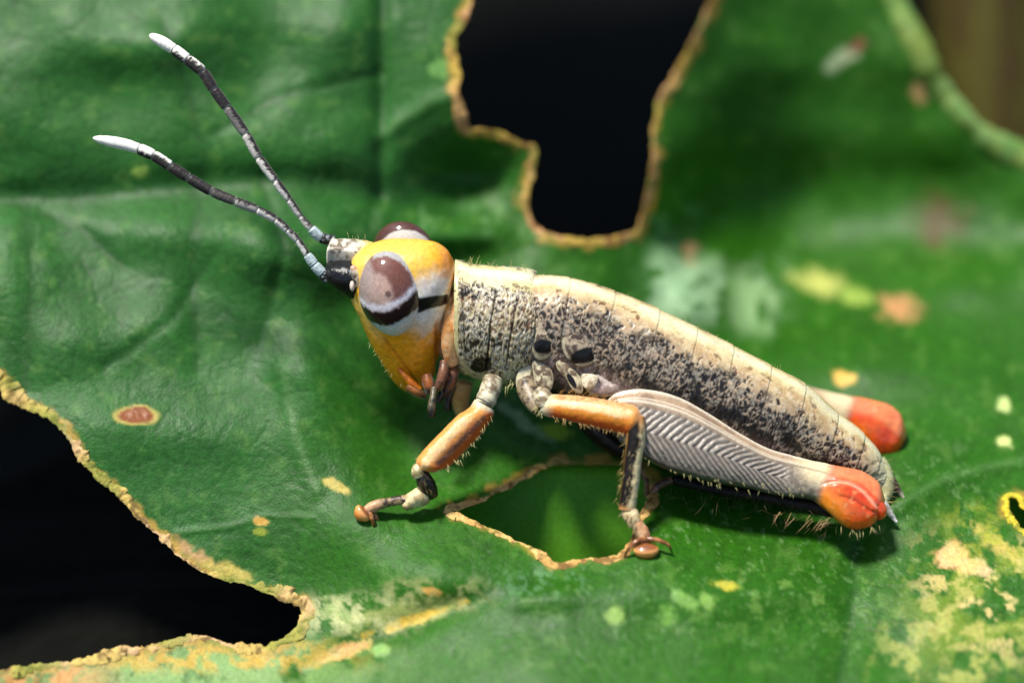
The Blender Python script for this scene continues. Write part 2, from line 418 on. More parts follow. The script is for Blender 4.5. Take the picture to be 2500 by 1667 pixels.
xs = np.concatenate([np.arange(-900, -20, 30), np.arange(-20, 2520, 5), np.arange(2520, 3430, 30)]).astype(float)
ys = np.concatenate([np.arange(-2850, -20, 30), np.arange(-20, 1690, 5), np.arange(1690, 2300, 30)]).astype(float)
PX, PY = np.meshgrid(xs, ys, indexing='xy')            # rows = y
DRY = np.full(PX.shape, 1e3)                            # distance to the nearest chewed edge
hole = np.zeros(PX.shape, bool)
for k, lp in LOOPS.items():
    loop = [tuple(p) for p in lp[::2]]; loop.append(loop[0])
    x0, y0 = lp.min(0) - 70; x1, y1 = lp.max(0) + 70
    box = (PX > x0) & (PX < x1) & (PY > y0) & (PY < y1)
    bx, by = PX[box], PY[box]
    ins = inside(bx, by, loop[:-1]); d, nx, ny = seg_dist(bx, by, loop)
    if k != 'upper_right': DRY[box] = np.minimum(DRY[box], np.where(ins, 0, d))
    snap = ins & (d < 6.0)
    bx = np.where(snap, nx, bx); by = np.where(snap, ny, by)
    PX[box], PY[box] = bx, by
    hole[box] |= ins & ~snap
# the blade's outline beyond the picture; unseen back lengthened to shade the ground
far = np.abs((PX - 1200) / 2250) ** 4 + np.abs((PY + 450) / 2340) ** 4 > 1.0
hole |= far
LW = leaf_w(PX, PY)
LV = P(PX, PY, LW)
ny_, nx_ = PX.shape
ii = (np.arange(ny_ - 1)[:, None] * nx_ + np.arange(nx_ - 1)[None])
F = np.stack([ii, ii + nx_, ii + nx_ + 1, ii + 1], -1).reshape(-1, 4)
F = F[~hole.ravel()[F].any(1)]
used = np.unique(F); remap = np.full(ny_ * nx_, -1); remap[used] = np.arange(len(used)); F = remap[F]
px, py = PX.ravel()[used], PY.ravel()[used]; dry = DRY.ravel()[used]
q = np.stack([px / 100, py / 100, px * 0], -1)
# pigment
n_big, n_mid, n_fin = fbm(q * 0.6, 4, 41), fbm(q * 3.2, 4, 42), fbm(q * 11, 3, 43)
warm = sm(700, 1300, px + 0.5 * (py - 700))
c_leaf = mix(lin(46, 104, 38), lin(46, 104, 12), warm)
c_leaf = c_leaf * (0.52 + 0.40 * n_big + 0.28 * n_mid + 0.44 * n_fin - .13 * veinlets(px, py))[:, None]
c_leaf = mix(c_leaf, lin(112, 150, 70), sm(.60, .78, n_mid) * 0.28)
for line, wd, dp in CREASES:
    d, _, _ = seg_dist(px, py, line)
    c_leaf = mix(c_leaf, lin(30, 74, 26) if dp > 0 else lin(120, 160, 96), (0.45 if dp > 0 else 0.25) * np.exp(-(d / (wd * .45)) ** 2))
YEL, TAN, PAL, BRN, ORG = lin(204, 186, 96), lin(200, 160, 108), lin(196, 204, 138), lin(140, 84, 44), lin(206, 158, 104)
SPOTS = [  # x, y, rx, ry, tilt, colour, edge softness, ring
 (345,420,17,14,0,lin(150,180,84),.5,None),(820,1185,34,12,25,YEL,.6,None),(635,1270,19,9,5,lin(225,180,90),.4,None),(632,1298,16,8,0,lin(150,160,50),.6,None),
 (474,1358,66,20,34,TAN,.9,None),(548,1394,62,20,22,YEL,.9,None),(830,1592,56,15,-16,lin(222,168,104),.4,YEL),(1055,1441,22,12,10,lin(228,178,96),.4,None),
 (2062,922,32,18,5,lin(236,196,90),.5,None),(1683,615,20,26,0,TAN,.7,None),(2000,690,56,24,10,lin(196,200,110),1.2,None),(2090,728,34,26,20,lin(160,184,84),.7,None),
 (2195,752,44,28,15,ORG,1.3,None),(2452,990,19,16,0,lin(214,226,150),.5,None),(2455,1075,19,15,0,lin(222,230,150),.5,None),(2368,272,24,20,0,ORG,.6,None),
 (2242,226,20,22,0,TAN,.7,None),(2060,142,50,15,-28,lin(190,200,160),.6,None),(2095,112,22,16,-20,lin(150,90,70),.7,None),(2290,540,55,60,0,lin(92,74,30),1.6,None),
 (2335,1362,40,28,20,lin(236,196,140),.35,ORG),(2385,1380,34,18,20,lin(226,200,150),.6,None),(2440,1330,60,18,35,YEL,.6,None),(1765,1428,28,11,12,lin(206,196,70),.6,None),
 (1670,1462,30,16,20,lin(130,176,80),.8,None),(1505,1500,24,20,0,lin(150,184,90),.8,None),(1730,1470,26,14,35,lin(140,180,84),.8,None),(1630,1500,26,20,0,lin(120,170,70),.8,None),
 (1078,172,26,26,0,lin(120,170,86),.5,None),(1350,1050,40,20,20,lin(150,180,50),.9,None),(930,1590,20,14,0,lin(150,190,110),.7,None),
 (1280,1030,70,14,35,lin(150,180,130),.9,None),(980,1500,130,26,-12,lin(170,180,104),.9,None),(1010,1510,110,12,-18,lin(216,186,76),.6,None),(830,1500,60,26,30,lin(170,186,120),.8,None),
]
for x, y, rx, ry, tl, cc, soft, ring in SPOTS:
    a = math.radians(tl); dx, dy = px - x, py - y
    m = (np.abs(dx) < 4 * max(rx, ry)) & (np.abs(dy) < 4 * max(rx, ry))
    if not m.any(): continue
    u = (dx[m] * math.cos(a) + dy[m] * math.sin(a)) / rx; v = (-dx[m] * math.sin(a) + dy[m] * math.cos(a)) / ry
    r = np.hypot(u, v) + (fbm(q[m] * 4 + x, 4, 3, .6) - 0.5) * 1.9
    if ring is not None: c_leaf[m] = mix(c_leaf[m], ring, 0.85 * (1 - sm(1.05, 1.4, r)))
    c_leaf[m] = mix(c_leaf[m], np.asarray(cc) * (0.8 + 0.4 * n_fin[m])[:, None], 0.92 * (1 - sm(1 - 0.5 * soft, 1 + 0.5 * soft, r)))
# the brown sunken lesion on the left
r = np.hypot((px - 332) / 58, (py - 1013) / 24) + (n_mid - 0.5) * 0.5
c_leaf = mix(c_leaf, YEL, 0.9 * (1 - sm(.9, 1.15, r))); c_leaf = mix(c_leaf, lin(150, 84, 40), 1 - sm(.72, .9, r)); c_leaf = mix(c_leaf, lin(190, 140, 110), (1 - sm(.3, .65, r)) * sm(.4, .6, n_fin))
# mottled, dying patches
def mottle(cx, cy, rx, ry, colr, lo, hi, amt, sc_=1.0):
    global c_leaf
    m = np.exp(-((px - cx) / rx) ** 4 - ((py - cy) / ry) ** 4)
    f = sm(lo, hi, fbm(q * 2.6 * sc_ + cx, 5, 77, 0.62)) * m * amt
    c_leaf = mix(c_leaf, colr, f)
mottle(2400, 1460, 170, 150, lin(226, 204, 134), .52, .62, .95); mottle(2400, 1460, 190, 190, lin(150, 168, 60), .46, .6, .6, .7)
mottle(2330, 1600, 190, 90, lin(196, 196, 104), .54, .66, .7); mottle(2440, 1300, 120, 70, lin(176, 180, 60), .46, .62, .7)
mottle(860, 1500, 140, 50, lin(206, 206, 150), .46, .58, .8, 1.5); mottle(1050, 1450, 130, 40, lin(196, 196, 130), .5, .6, .6, 1.5)
mottle(380, 1630, 520, 60, lin(150, 184, 110), .22, .5, .85); mottle(520, 1600, 330, 40, lin(216, 176, 70), .5, .62, .8); mottle(90, 1645, 170, 40, lin(216, 150, 80), .3, .5, .8)
mottle(1900, 1460, 300, 90, lin(150, 190, 90), .58, .7, .35); mottle(1750, 710, 150, 80, lin(176, 204, 160), .44, .58, .75, .6); mottle(1640, 690, 60, 90, lin(170, 200, 160), .38, .54, .7, .8); mottle(1850, 735, 70, 80, lin(176, 206, 150), .40, .56, .7, .7); mottle(1300, 540, 500, 40, lin(130, 176, 110), .56, .66, .4); mottle(1900, 1330, 700, 300, lin(150, 190, 120), .64, .72, .3, 2.5)
mottle(1330, 1420, 120, 40, lin(130, 180, 130), .5, .66, .4, 3.0)  # pale reflection painted into the leaf colour by the middle hole
c_leaf = mix(c_leaf, mix(lin(196, 160, 70), lin(120, 140, 50), sm(.4, .6, n_mid)), 0.85 * (1 - sm(6, 26, dry + 40 * (n_mid - .5))))
leaf = empty('chewed_leaf', P(1577, 1365, 1.7))
tag(leaf, 'large glossy green leaf with chewed holes and yellow-brown edges under the grasshopper', 'leaf')
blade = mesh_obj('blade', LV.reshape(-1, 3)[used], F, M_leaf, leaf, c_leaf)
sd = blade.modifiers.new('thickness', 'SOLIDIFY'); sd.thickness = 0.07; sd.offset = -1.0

def rim(name, loop, width, thick, pal, seed, label, cut=None, off=0.55, mat=M_rim, ragged=1.0):
    p = loop if cut is None else loop[cut]
    wv = leaf_w(p[:, 0], p[:, 1]); C = P(p[:, 0], p[:, 1], wv)
    e = 4.0
    nx = P(p[:, 0] + e, p[:, 1], leaf_w(p[:, 0] + e, p[:, 1])) - C; ny = P(p[:, 0], p[:, 1] + e, leaf_w(p[:, 0], p[:, 1] + e)) - C
    N = nrm(np.cross(ny, nx))
    k = np.ones(9) / 9; N = nrm(np.stack([np.convolve(np.pad(N[:, i], 4, mode='edge'), k, 'valid') for i in range(3)], -1))
    T = nrm(np.gradient(C, axis=0)); S = nrm(np.cross(N, T))
    # S must point into the blade
    area = np.sum(loop[:, 0] * np.roll(loop[:, 1], -1) - np.roll(loop[:, 0], -1) * loop[:, 1])
    side = P(p[:, 0] - 0, p[:, 1], wv)
    mid_out = 1.0 if area > 0 else -1.0
    tn = nrm(np.gradient(p, axis=0)); out2 = np.stack([tn[:, 1], -tn[:, 0]], -1) * mid_out      # away from the hole, in px
    sg = np.sign((S[:, 0] * out2[:, 0] - S[:, 1] * out2[:, 1]))[:, None]; S = S * sg
    nt = 14; ph = np.linspace(0, 2 * np.pi, nt, endpoint=False)
    z = np.stack([p[:, 0] / 75, p[:, 1] / 75, np.full(len(p), seed * 1.0)], -1)
    wd = (np.interp(np.arange(len(p)), np.linspace(0, len(p) - 1, len(width)), width) if hasattr(width, '__len__') else width) / 100.0 / 2 * np.maximum(1 + ragged * (3.6 * (fbm(z, 3, seed) - .5) + .7 * (vnoise(z * 7, seed + 4) - .5)), .25)
    wd = np.broadcast_to(wd, (len(p),))
    V = C[:, None] + S[:, None] * (off * wd)[:, None, None] + wd[:, None, None] * np.cos(ph)[None, :, None] * S[:, None] + (thick * wd)[:, None, None] * np.sin(ph)[None, :, None] * N[:, None]
    nn = fbm(V * 5.0, 4, seed + 5, .65); V = V + (nn[..., None] - 0.5) * 0.16 * ragged * (wd * 8)[:, None, None] * nrm(V - C[:, None])
    a = fbm(V * 1.3, 3, seed + 9); b = fbm(V * 6.0, 3, seed + 12)
    col = mix(mix(pal[0], pal[1], sm(.35, .65, a)), pal[2], sm(.50, .66, b) * .85); col = mix(col, lin(110, 130, 44), .6 * sm(.55, .7, fbm(V * .9, 2, seed + 20)))
    o = ring_obj(name, V, mat, leaf, col); o['label'] = label
    return o
tan_pal = (lin(206, 158, 104), lin(186, 156, 70), lin(120, 80, 44))
yel_pal = (lin(194, 168, 92), lin(204, 166, 118), lin(106, 84, 44))
rim('chewed_edge', LOOPS['top'], 21, .16, tan_pal, 3, 'tan dried edge round the black upper hole', ragged=.6)
rim('chewed_edge', LOOPS['lower_left'], 23, .18, yel_pal, 5, 'crusty yellow edge of the lower left bite')
rim('chewed_edge', LOOPS['middle'], 13, .22, (lin(214, 178, 110), lin(190, 150, 84), lin(110, 80, 40)), 8, 'thin tan edge of the hole between the legs')
rim('chewed_edge', LOOPS['right'], 13, .5, (lin(196, 180, 50), lin(206, 170, 50), lin(120, 120, 40)), 11, 'yellow ring of the small hole at the right')
up = LOOPS['upper_right']; cut = np.where((up[:, 1] > -500) & (up[:, 0] < 3300) & (up[:, 1] < 540) & ((up[:, 0] < 2700) | (up[:, 1] > 380)) & (up[:, 0] < 2900) & (up[:, 1] > -350))[0]
cut = cut[np.argsort(up[cut, 1])]
rim('rolled_edge', up, 64, .5, (lin(120, 160, 80), lin(130, 166, 96), lin(160, 170, 80)), 14, 'rolled outer edge of the leaf, painted pale green as if sunlit', cut=cut, off=.3, mat=M_leaf, ragged=.25)  # paler than the blade: light on the roll put into its colour

# ----------------------------------------------------------------- shaded leaf below and the stem behind
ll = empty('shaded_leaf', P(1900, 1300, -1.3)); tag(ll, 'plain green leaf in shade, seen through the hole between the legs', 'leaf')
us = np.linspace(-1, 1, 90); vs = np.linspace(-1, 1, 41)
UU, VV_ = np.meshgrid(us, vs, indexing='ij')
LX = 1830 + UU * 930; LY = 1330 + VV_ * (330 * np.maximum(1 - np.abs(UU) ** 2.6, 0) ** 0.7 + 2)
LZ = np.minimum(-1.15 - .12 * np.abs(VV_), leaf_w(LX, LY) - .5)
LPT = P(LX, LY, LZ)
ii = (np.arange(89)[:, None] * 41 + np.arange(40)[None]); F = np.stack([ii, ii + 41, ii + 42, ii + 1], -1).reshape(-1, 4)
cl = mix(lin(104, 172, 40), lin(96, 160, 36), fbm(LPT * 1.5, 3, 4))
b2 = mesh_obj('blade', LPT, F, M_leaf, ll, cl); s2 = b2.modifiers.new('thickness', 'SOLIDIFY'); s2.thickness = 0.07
V, _, _ = tube([P(930 + 90 * i, 1420, -1.1) for i in range(20)], [.05, .14, .08], 60, 10, rad_t=[0, .5, 1])
ring_obj('midrib', V, M_leaf, ll, lin(110, 150, 60))

# ----------------------------------------------------------------- grasshopper
gh = empty('grasshopper', P(1577, 1365, 1.75))
tag(gh, 'speckled cream wingless grasshopper with orange head and red-orange knees standing on the chewed leaf', 'grasshopper')
CRM, CRM2, GRY, DRK, BLK, TANB, MAU = lin(220, 208, 160), lin(206, 192, 136), lin(170, 158, 140), lin(58, 48, 42), lin(14, 11, 11), lin(190, 158, 112), lin(150, 130, 128)
WHT = lin(232, 228, 214)

# --- body: neck, thorax and abdomen as one continuous surface
ST = [(1078,745,1066,850),(1108,700,1098,895),(1150,672,1150,915),(1230,674,1235,935),(1310,676,1300,962),(1389,683,1345,988),(1499,716,1430,1010),(1606,760,1525,1055),
      (1697,804,1615,1095),(1785,847,1705,1130),(1876,895,1795,1160),(1960,940,1885,1182),(2040,1008,1975,1200),(2105,1060,2050,1212),(2145,1110,2105,1222),(2162,1150,2140,1226),(2168,1185,2158,1222)]
TH = [.55,.8,1.0,1.1,1.15,1.18,1.2,1.22,1.2,1.15,1.08,.98,.84,.66,.46,.3,.12]
ST = [(a, b, c, d + (22 if i > 6 else 0)) for i, (a, b, c, d) in enumerate(ST)]
V, qs, ph, g, fr = two_edge(ST, 620, 220, 0.0, TH, power=2.25)
tst = fr['t']; bounds = tst[5:16]                       # ring positions of the plate edges
G = np.broadcast_to(g, V.shape[:2]); Q = np.broadcast_to(qs[:, None], V.shape[:2]).copy()
near = np.broadcast_to(np.sin(ph) < 0.15, V.shape[:2])
Q = Q + 10 * (G - .25)                                  # plate edges lean back lower down
N = grid_normals(V)
if np.mean(np.sum(N * (V - fr['C'][:, None]), -1)) < 0: N = -N
k = np.clip(np.searchsorted(bounds, Q.ravel()).reshape(Q.shape), 0, len(bounds))
lo = np.concatenate([[tst[4]], bounds])[k]; hi = np.concatenate([bounds, [qs[-1] + 60]])[k]
seg = np.clip((Q - lo) / (hi - lo), 0, 1)
edge = np.minimum(Q - lo, hi - Q)
disp = 0.020 * seg * (1 - sm(.5, .8, G))                # each plate overlaps the next
n1, n2, n3 = fbm(V * 2.2, 4, 51), fbm(V * 6.0, 4, 52, .62), fbm(V * 12.0, 3, 53, .6)
flank = sm(.05, .16, G); thor = 1 - sm(tst[6] - 20, tst[7] + 120, Q); tail = sm(tst[9], tst[13], Q)
wp = V * 6.0 + 1.5 * (np.stack([fbm(V * 5, 2, 401), fbm(V * 5, 2, 402), fbm(V * 5, 2, 403)], -1) - .5)
w1, w2, wid = worley(wp, 3, True); crack = w2 - w1
Gn = G + (n1 - .5) * .10
dens = sm(.03 + .04 * tail, .31 + .12 * tail, Gn + .02 * thor)
pit = sm(.02, .20, crack + (n3 - .5) * .30)
on = sm(-.12, .12, np.maximum(dens * 1.12 - .10, .20 * sm(.05, .09, Gn)) - wid)
hollow = pit * on
disp += flank * (.018 * (.5 - hollow) + 0.022 * (n2 - .5)) + 0.005 * (n3 - .5)
disp -= 0.008 * np.exp(-(np.maximum(edge, 0) / 2.2) ** 2) * (G < .75)
V = V + N * disp[..., None]
# pigment: pale net over dark pits, denser down the side
col = mix(CRM, CRM2, sm(.4, .65, n1)); col = mix(col, WHT, .3 * (1 - sm(.0, .06, G)))
tanf = sm(.03, .12, Gn); col = mix(col, mix(lin(182, 148, 98), lin(202, 178, 130), sm(.4, .6, n2)), tanf * .9)
col = mix(col, lin(168, 148, 130), dens * .8)
col = mix(col, mix(lin(116, 80, 48), lin(22, 17, 16), sm(.10, .65, dens + (n2 - .5) * .5)), np.clip(hollow * (.75 + .6 * dens), 0, .96))
clump = sm(.50, .60, fbm(V * np.array([2.6, 2.6, 2.6]), 3, 95, .6)) * sm(.25, .7, dens) * sm(.02, .12, crack + .06); col = mix(col, lin(24, 19, 19), clump * .8)
fleck = sm(.56, .66, n3) * flank * (1 - sm(.46, .54, G)); col = mix(col, lin(210, 198, 176), fleck * .4)
band = np.exp(-((G - .41 - .025 * np.sin(Q / 21.0) - .10 * (n1 - .5) - .02 * tail) / .034) ** 2) * sm(tst[6], tst[7], Q) * sm(.34, .44, fbm(V * 3.6, 4, 88, .6))
col = mix(col, BLK, np.clip(band * 1.5, 0, .96))
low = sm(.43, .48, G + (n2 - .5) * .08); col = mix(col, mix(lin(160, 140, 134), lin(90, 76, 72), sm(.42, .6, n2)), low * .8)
col = mix(col, BLK, sm(.58, .66, G) * .85)  # belly blackened in the colour to deepen shade under the body
col = mix(col, lin(130, 104, 76), .25 * np.exp(-(np.maximum(edge, 0) / 1.5) ** 2) * (G < .6) * sm(.02, .1, G))
tailm = sm(tst[13], tst[15], Q); col = mix(col, lin(206, 206, 170), tailm * .7 * (1 - low))
neckm = 1 - sm(tst[1], tst[2], Q); col = mix(col, mix(lin(226, 180, 136), lin(206, 140, 80), sm(.4, .6, n1)), neckm)
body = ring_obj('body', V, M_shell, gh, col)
bodyV, bodyN = V, N

# --- pronotum: a saddle-shaped shield over the front of the body
PS = [(1112,640,1110,885),(1118,640,1118,898),(1150,650,1152,915),(1190,654,1190,928),(1240,657,1232,937),(1280,660,1262,932),(1302,664,1288,912),(1309,668,1300,880)]
Vp, qp, php, gp, frp = two_edge(PS, 220, 200, 0.03, [1.02,1.08,1.16,1.22,1.27,1.3,1.31,1.31], power=2.3)
ctr = frp['C'][:, None]; r = Vp - ctr
Gp = np.broadcast_to(gp, Vp.shape[:2]); Qp = np.broadcast_to(qp[:, None], Vp.shape[:2]); sN = Qp / qp[-1]
flare = 0.02 * (1 - sm(0, .07, sN)) + 0.02 * sm(.94, 1, sN); Vp = Vp + nrm(r) * flare[..., None]
Np = nrm(r)
# rim of the lower edges follows a lobed outline: cut the ring open along the belly by folding it inwards
a1, a2, a3 = fbm(Vp * 2.4, 4, 61), fbm(Vp * 6.0, 4, 62, .62), fbm(Vp * 13, 3, 63, .6)
u1, u2, uid = worley(Vp * 5.6 + 1.8 * (np.stack([fbm(Vp * 5, 2, 411), fbm(Vp * 5, 2, 412), fbm(Vp * 5, 2, 413)], -1) - .5), 9, True); ck = u2 - u1
fl = sm(.07, .2, Gp)
sulc = np.zeros(Gp.shape)
for c0, lean, lo_, hi_, amp in ((.13,.02,.16,.62,.5), (.47,-.12,.12,.66,1.0), (.72,-.14,.14,.55,.85), (.88,.0,.2,.45,.3)):
    sulc = np.maximum(sulc, amp * np.exp(-((sN - c0 - lean * (Gp - .3) * 2 - .03 * (a1 - .5)) / .011) ** 2) * sm(lo_, lo_ + .06, Gp) * (1 - sm(hi_, hi_ + .06, Gp)))
wr = np.abs(np.sin(20 * (a1 - .5) + 9 * (a2 - .5) + Gp * 30))
dsp = fl * (0.026 * (.5 - sm(.04, .32, ck + (a3 - .5) * .25)) + 0.015 * (wr - .5) + 0.03 * (a2 - .5)) + .012 * (a3 - .5) - .06 * sulc + .03 * np.exp(-(Gp / .03) ** 2)
dsp = np.where(sN < .06, .01 * (a3 - .5), dsp)
Vp = Vp + Np * dsp[..., None]
cp_ = mix(lin(222, 214, 150), lin(214, 206, 160), sm(.4, .6, a1)); cp_ = mix(cp_, WHT, .4 * (1 - sm(.02, .06, Gp)))
dn = sm(.045, .16, Gp + .08 * (a1 - .5)) * (1 - .45 * sm(.5, .66, Gp))
bl = sm(.02, .20, ck + (a3 - .5) * .30) * sm(-.14, .14, dn * .95 - uid) * (.7 + .3 * dn)
cp_ = mix(cp_, lin(184, 166, 142), fl * .65 * (1 - .6 * sm(.45, .6, Gp))); cp_ = mix(cp_, mix(lin(104, 72, 46), lin(36, 27, 24), sm(.4, .6, a1)), bl * .95)
cp_ = mix(cp_, lin(216, 206, 184), sm(.52, .63, a3) * fl * .75); cp_ = mix(cp_, lin(40, 30, 26), sulc * .75)
dark = np.exp(-((sN - .20) / .12) ** 2 - ((Gp - .22) / .045) ** 2) * 1.8 * sm(.35, .55, a2); cp_ = mix(cp_, lin(22, 20, 20), np.clip(dark, 0, .95))
cp_ = mix(cp_, lin(214, 206, 150), .9 * (1 - sm(.045, .085, sN)))
pits = (1 - sm(.14, .26, worley(Vp * 7.0, 71)[0])) * (1 - sm(.08, .16, sN)) * sm(.1, .16, Gp) * (1 - sm(.5, .55, Gp)); cp_ = mix(cp_, lin(90, 60, 40), pits * .8)
blk = (1 - sm(.8, 1.1, np.hypot((sN - .33 + .9 * (Gp - .61)) / .13, (Gp - .61) / .075) + (a2 - .5) * .5)); cp_ = mix(cp_, BLK, blk)
Vp = np.where((Gp > .84)[..., None], ctr + (Vp - ctr) * .86, Vp); cp_ = mix(cp_, lin(120, 110, 90), sm(.84, .86, Gp))
pron = ring_obj('pronotum', Vp, M_shell, gh, cp_)

# --- small wing pads (lobes of the thorax) with black patches
def lobe(name, outline, wz, bulge, colr, black, parent=gh, seed=1, mat=M_shell):
    o = np.array(outline, float); c = o.mean(0); n = 64
    cl_ = np.vstack([o, o[:1]]); t = np.concatenate([[0], np.cumsum(np.linalg.norm(np.diff(cl_, axis=0), axis=1))])
    ext = np.vstack([o[-2:], o, o[:3]]); te = np.concatenate([[0], np.cumsum(np.linalg.norm(np.diff(ext, axis=0), axis=1))])
    qq = np.linspace(te[2], te[len(o) + 2], n, endpoint=False); oo = spl(te, ext, qq)
    rr = np.concatenate([[0.02], np.linspace(.1, 1.0, 16), [1.0]]); zz = np.concatenate([bulge * (1 - rr[:-1] ** 4), [-0.25]])
    xy = c + (oo - c)[None] * rr[:, None, None]
    wv = (wz if not callable(wz) else wz(xy[..., 0], xy[..., 1])) + zz[:, None]
    VV = P(xy[..., 0], xy[..., 1], wv)
    nn = fbm(VV * 8, 3, seed); VV[:-1, :, 2] += 0.04 * (nn[:-1] - .5)
    cc = mix(colr[0], colr[1], sm(.4, .62, nn))
    ri = np.broadcast_to(rr[:, None], nn.shape); cc = mix(cc, lin(206, 196, 160), .7 * sm(.84, .9, ri)); cc = mix(cc, lin(60, 48, 40), .8 * sm(.95, .99, ri))  # pale rim, then a dark edge painted as shading in the crease
    if black is not None:
        bx, by, brx, bry, bt = black; a = math.radians(bt); dx, dy = xy[..., 0] - bx, xy[..., 1] - by
        m = np.hypot((dx * math.cos(a) + dy * math.sin(a)) / brx, (-dx * math.sin(a) + dy * math.cos(a)) / bry)
        cc = mix(cc, BLK, 1 - sm(.85, 1.1, m + (nn - .5) * .3))
    return ring_obj(name, VV, mat, parent, cc)
mot = (lin(186, 168, 140), lin(84, 68, 58))
lobe('wing_pad', [(1312,760),(1350,756),(1374,750),(1376,775),(1368,812),(1350,860),(1332,878),(1310,878),(1300,862),(1306,815)], lambda x, y: 1.27 - ((y - 783) / 106) ** 2 * .2, .05, mot, (1326,846,26,19,0), seed=4)
lobe('wing_pad', [(1400,800),(1440,784),(1474,772),(1480,800),(1470,852),(1448,886),(1415,896),(1392,884),(1372,850),(1376,815)], lambda x, y: 1.31 - ((y - 812) / 106) ** 2 * .2, .05, mot, (1430,868,42,19,-14), seed=5)
# side plates of the thorax between the leg bases
pl = (lin(206, 196, 160), lin(110, 92, 72))
lobe('side_plate', [(1300,880),(1330,884),(1345,900),(1352,930),(1340,958),(1312,950),(1302,915)], 0.97, .07, pl, None, seed=7)
lobe('side_plate', [(1270,900),(1296,890),(1306,930),(1310,965),(1282,972),(1262,950)], 0.86, .07, pl, None, seed=8)
lobe('side_plate', [(1356,868),(1386,886),(1408,908),(1425,940),(1420,962),(1404,958),(1382,925),(1360,900)], 1.06, .08, pl, (1396,930,7,22,-30), seed=9)
lobe('side_plate', [(1415,906),(1450,900),(1500,915),(1540,930),(1530,958),(1490,968),(1440,962),(1422,940)], 1.02, .09, (lin(196, 180, 170), lin(150, 130, 122)), (1487,918,6,4,0), seed=10)
lobe('side_plate', [(1420,915),(1462,922),(1456,938),(1440,952),(1425,945)], 1.2, .05, (lin(216, 206, 176), lin(170, 150, 120)), None, seed=12)

# --- head
hs = [  # midline y, front x, back x, half width
 (598,945,1035,.26),(604,915,1060,.42),(616,885,1085,.60),(640,862,1103,.78),(675,853,1110,.92),(715,860,1102,.98),(765,883,1093,.96),(810,902,1084,.89),(850,921,1076,.81),(885,940,1068,.72),(912,955,1060,.60),(930,968,1052,.48),(944,982,1044,.34),(952,998,1032,.16)]
hs = np.array(hs, float)
tt = np.concatenate([[0], np.cumsum(np.hypot(np.diff(hs[:, 0]), 60 * np.diff(hs[:, 3])))]); qh = np.linspace(0, tt[-1], 150); H = spl(tt, hs, qh)
nt_ = 160; ph2 = np.linspace(0, 2 * np.pi, nt_, endpoint=False)
HW0 = 0.25; v_of = (833.5 - H[:, 0]) / 100
Lh = nrm(np.array([.14, .49, -.86])); cH = P((H[:, 1] + H[:, 2]) / 2, H[:, 0], HW0 + 0 * H[:, 0]); cH[:, 2] += .45 * (v_of - v_of.mean())
aH = (H[:, 2] - H[:, 1]) / 200
cc_, ss_ = np.cos(ph2), np.sin(ph2); pw = 2 / 2.35
cc_ = np.sign(cc_) * np.abs(cc_) ** pw; ss_ = np.sign(ss_) * np.abs(ss_) ** pw
Vh = cH[:, None] + (aH[:, None] * cc_[None])[..., None] * np.array([1, 0, 0.05]) + (H[:, 3][:, None] * ss_[None])[..., None] * Lh
hx = Vh[..., 0] * 100 / (1 - Vh[..., 2] / D) + 1250; hy = 833.5 - Vh[..., 1] * 100 / (1 - Vh[..., 2] / D)
h1, h2, h3 = fbm(Vh * 1.6, 3, 71), fbm(Vh * 7, 4, 72, .6), fbm(Vh * 20, 3, 73)
l = np.broadcast_to(ss_, hx.shape) * H[:, 3][:, None]
nearh = Vh[..., 2] > cH[:, 2][:, None] - .35
YLW, ORN = lin(232, 190, 40), lin(250, 166, 24)
ch = mix(lin(242, 176, 30), ORN, sm(740, 860, hy + 60 * (h1 - .5)))
ch = mix(ch, lin(230, 192, 84), (1 - sm(640, 700, hy)) * (1 - sm(1010, 1080, hx)))
ch = mix(ch, lin(226, 140, 50), sm(1050, 1105, hx) * (1 - sm(690, 740, hy)))
# silvery patch behind the eye and the black bar through it
pat = np.exp(-np.hypot((hx - 1048) / 66, (hy - 738 + .25 * (hx - 1048)) / 76) ** 3) * nearh
ch = mix(ch, lin(242, 236, 228), sm(.05, .95, pat + (h2 - .5) * .5) * .9)
ch = mix(ch, lin(176, 150, 150), sm(.62, .72, h2) * pat * .4)
bar = (1 - sm(.8, 1.1, np.abs((hy - (744 - .22 * (hx - 1030))) / (18 - .10 * (hx - 1030))) + (h2 - .5) * .35)) * sm(1005, 1020, hx) * (1 - sm(1090, 1102, hx)) * nearh
ch = mix(ch, lin(16, 14, 18), bar)
# pale strip under the antenna base, face ridge a little browner
ch = mix(ch, lin(238, 200, 110), (1 - sm(0, 24, np.abs(hx - (858 + .62 * (hy - 715))))) * sm(715, 740, hy) * (1 - sm(800, 850, hy)) * .8)
ch = mix(ch, lin(206, 130, 40), sm(910, 950, hy) * .5)
crs = np.exp(-((hx - (930 + .75 * (hy - 815))) / 3.5) ** 2) * sm(815, 830, hy) + np.exp(-((hx - (1066 - .0 * hy + .0006 * (hy - 830) ** 2)) / 5) ** 2) * sm(780, 800, hy)
Nh = grid_normals(Vh)
if np.mean(np.sum(Nh * (Vh - cH[:, None]), -1)) < 0: Nh = -Nh
Vh = Vh + Nh * (0.02 * (h2 - .5) - .045 * np.clip(crs, 0, 1) * nearh + .05 * (h1 - .5))[..., None]
ch = mix(ch, lin(190, 96, 10), np.clip(crs, 0, 1) * .5 * nearh)
head = ring_obj('head', Vh, M_orange, gh, ch)

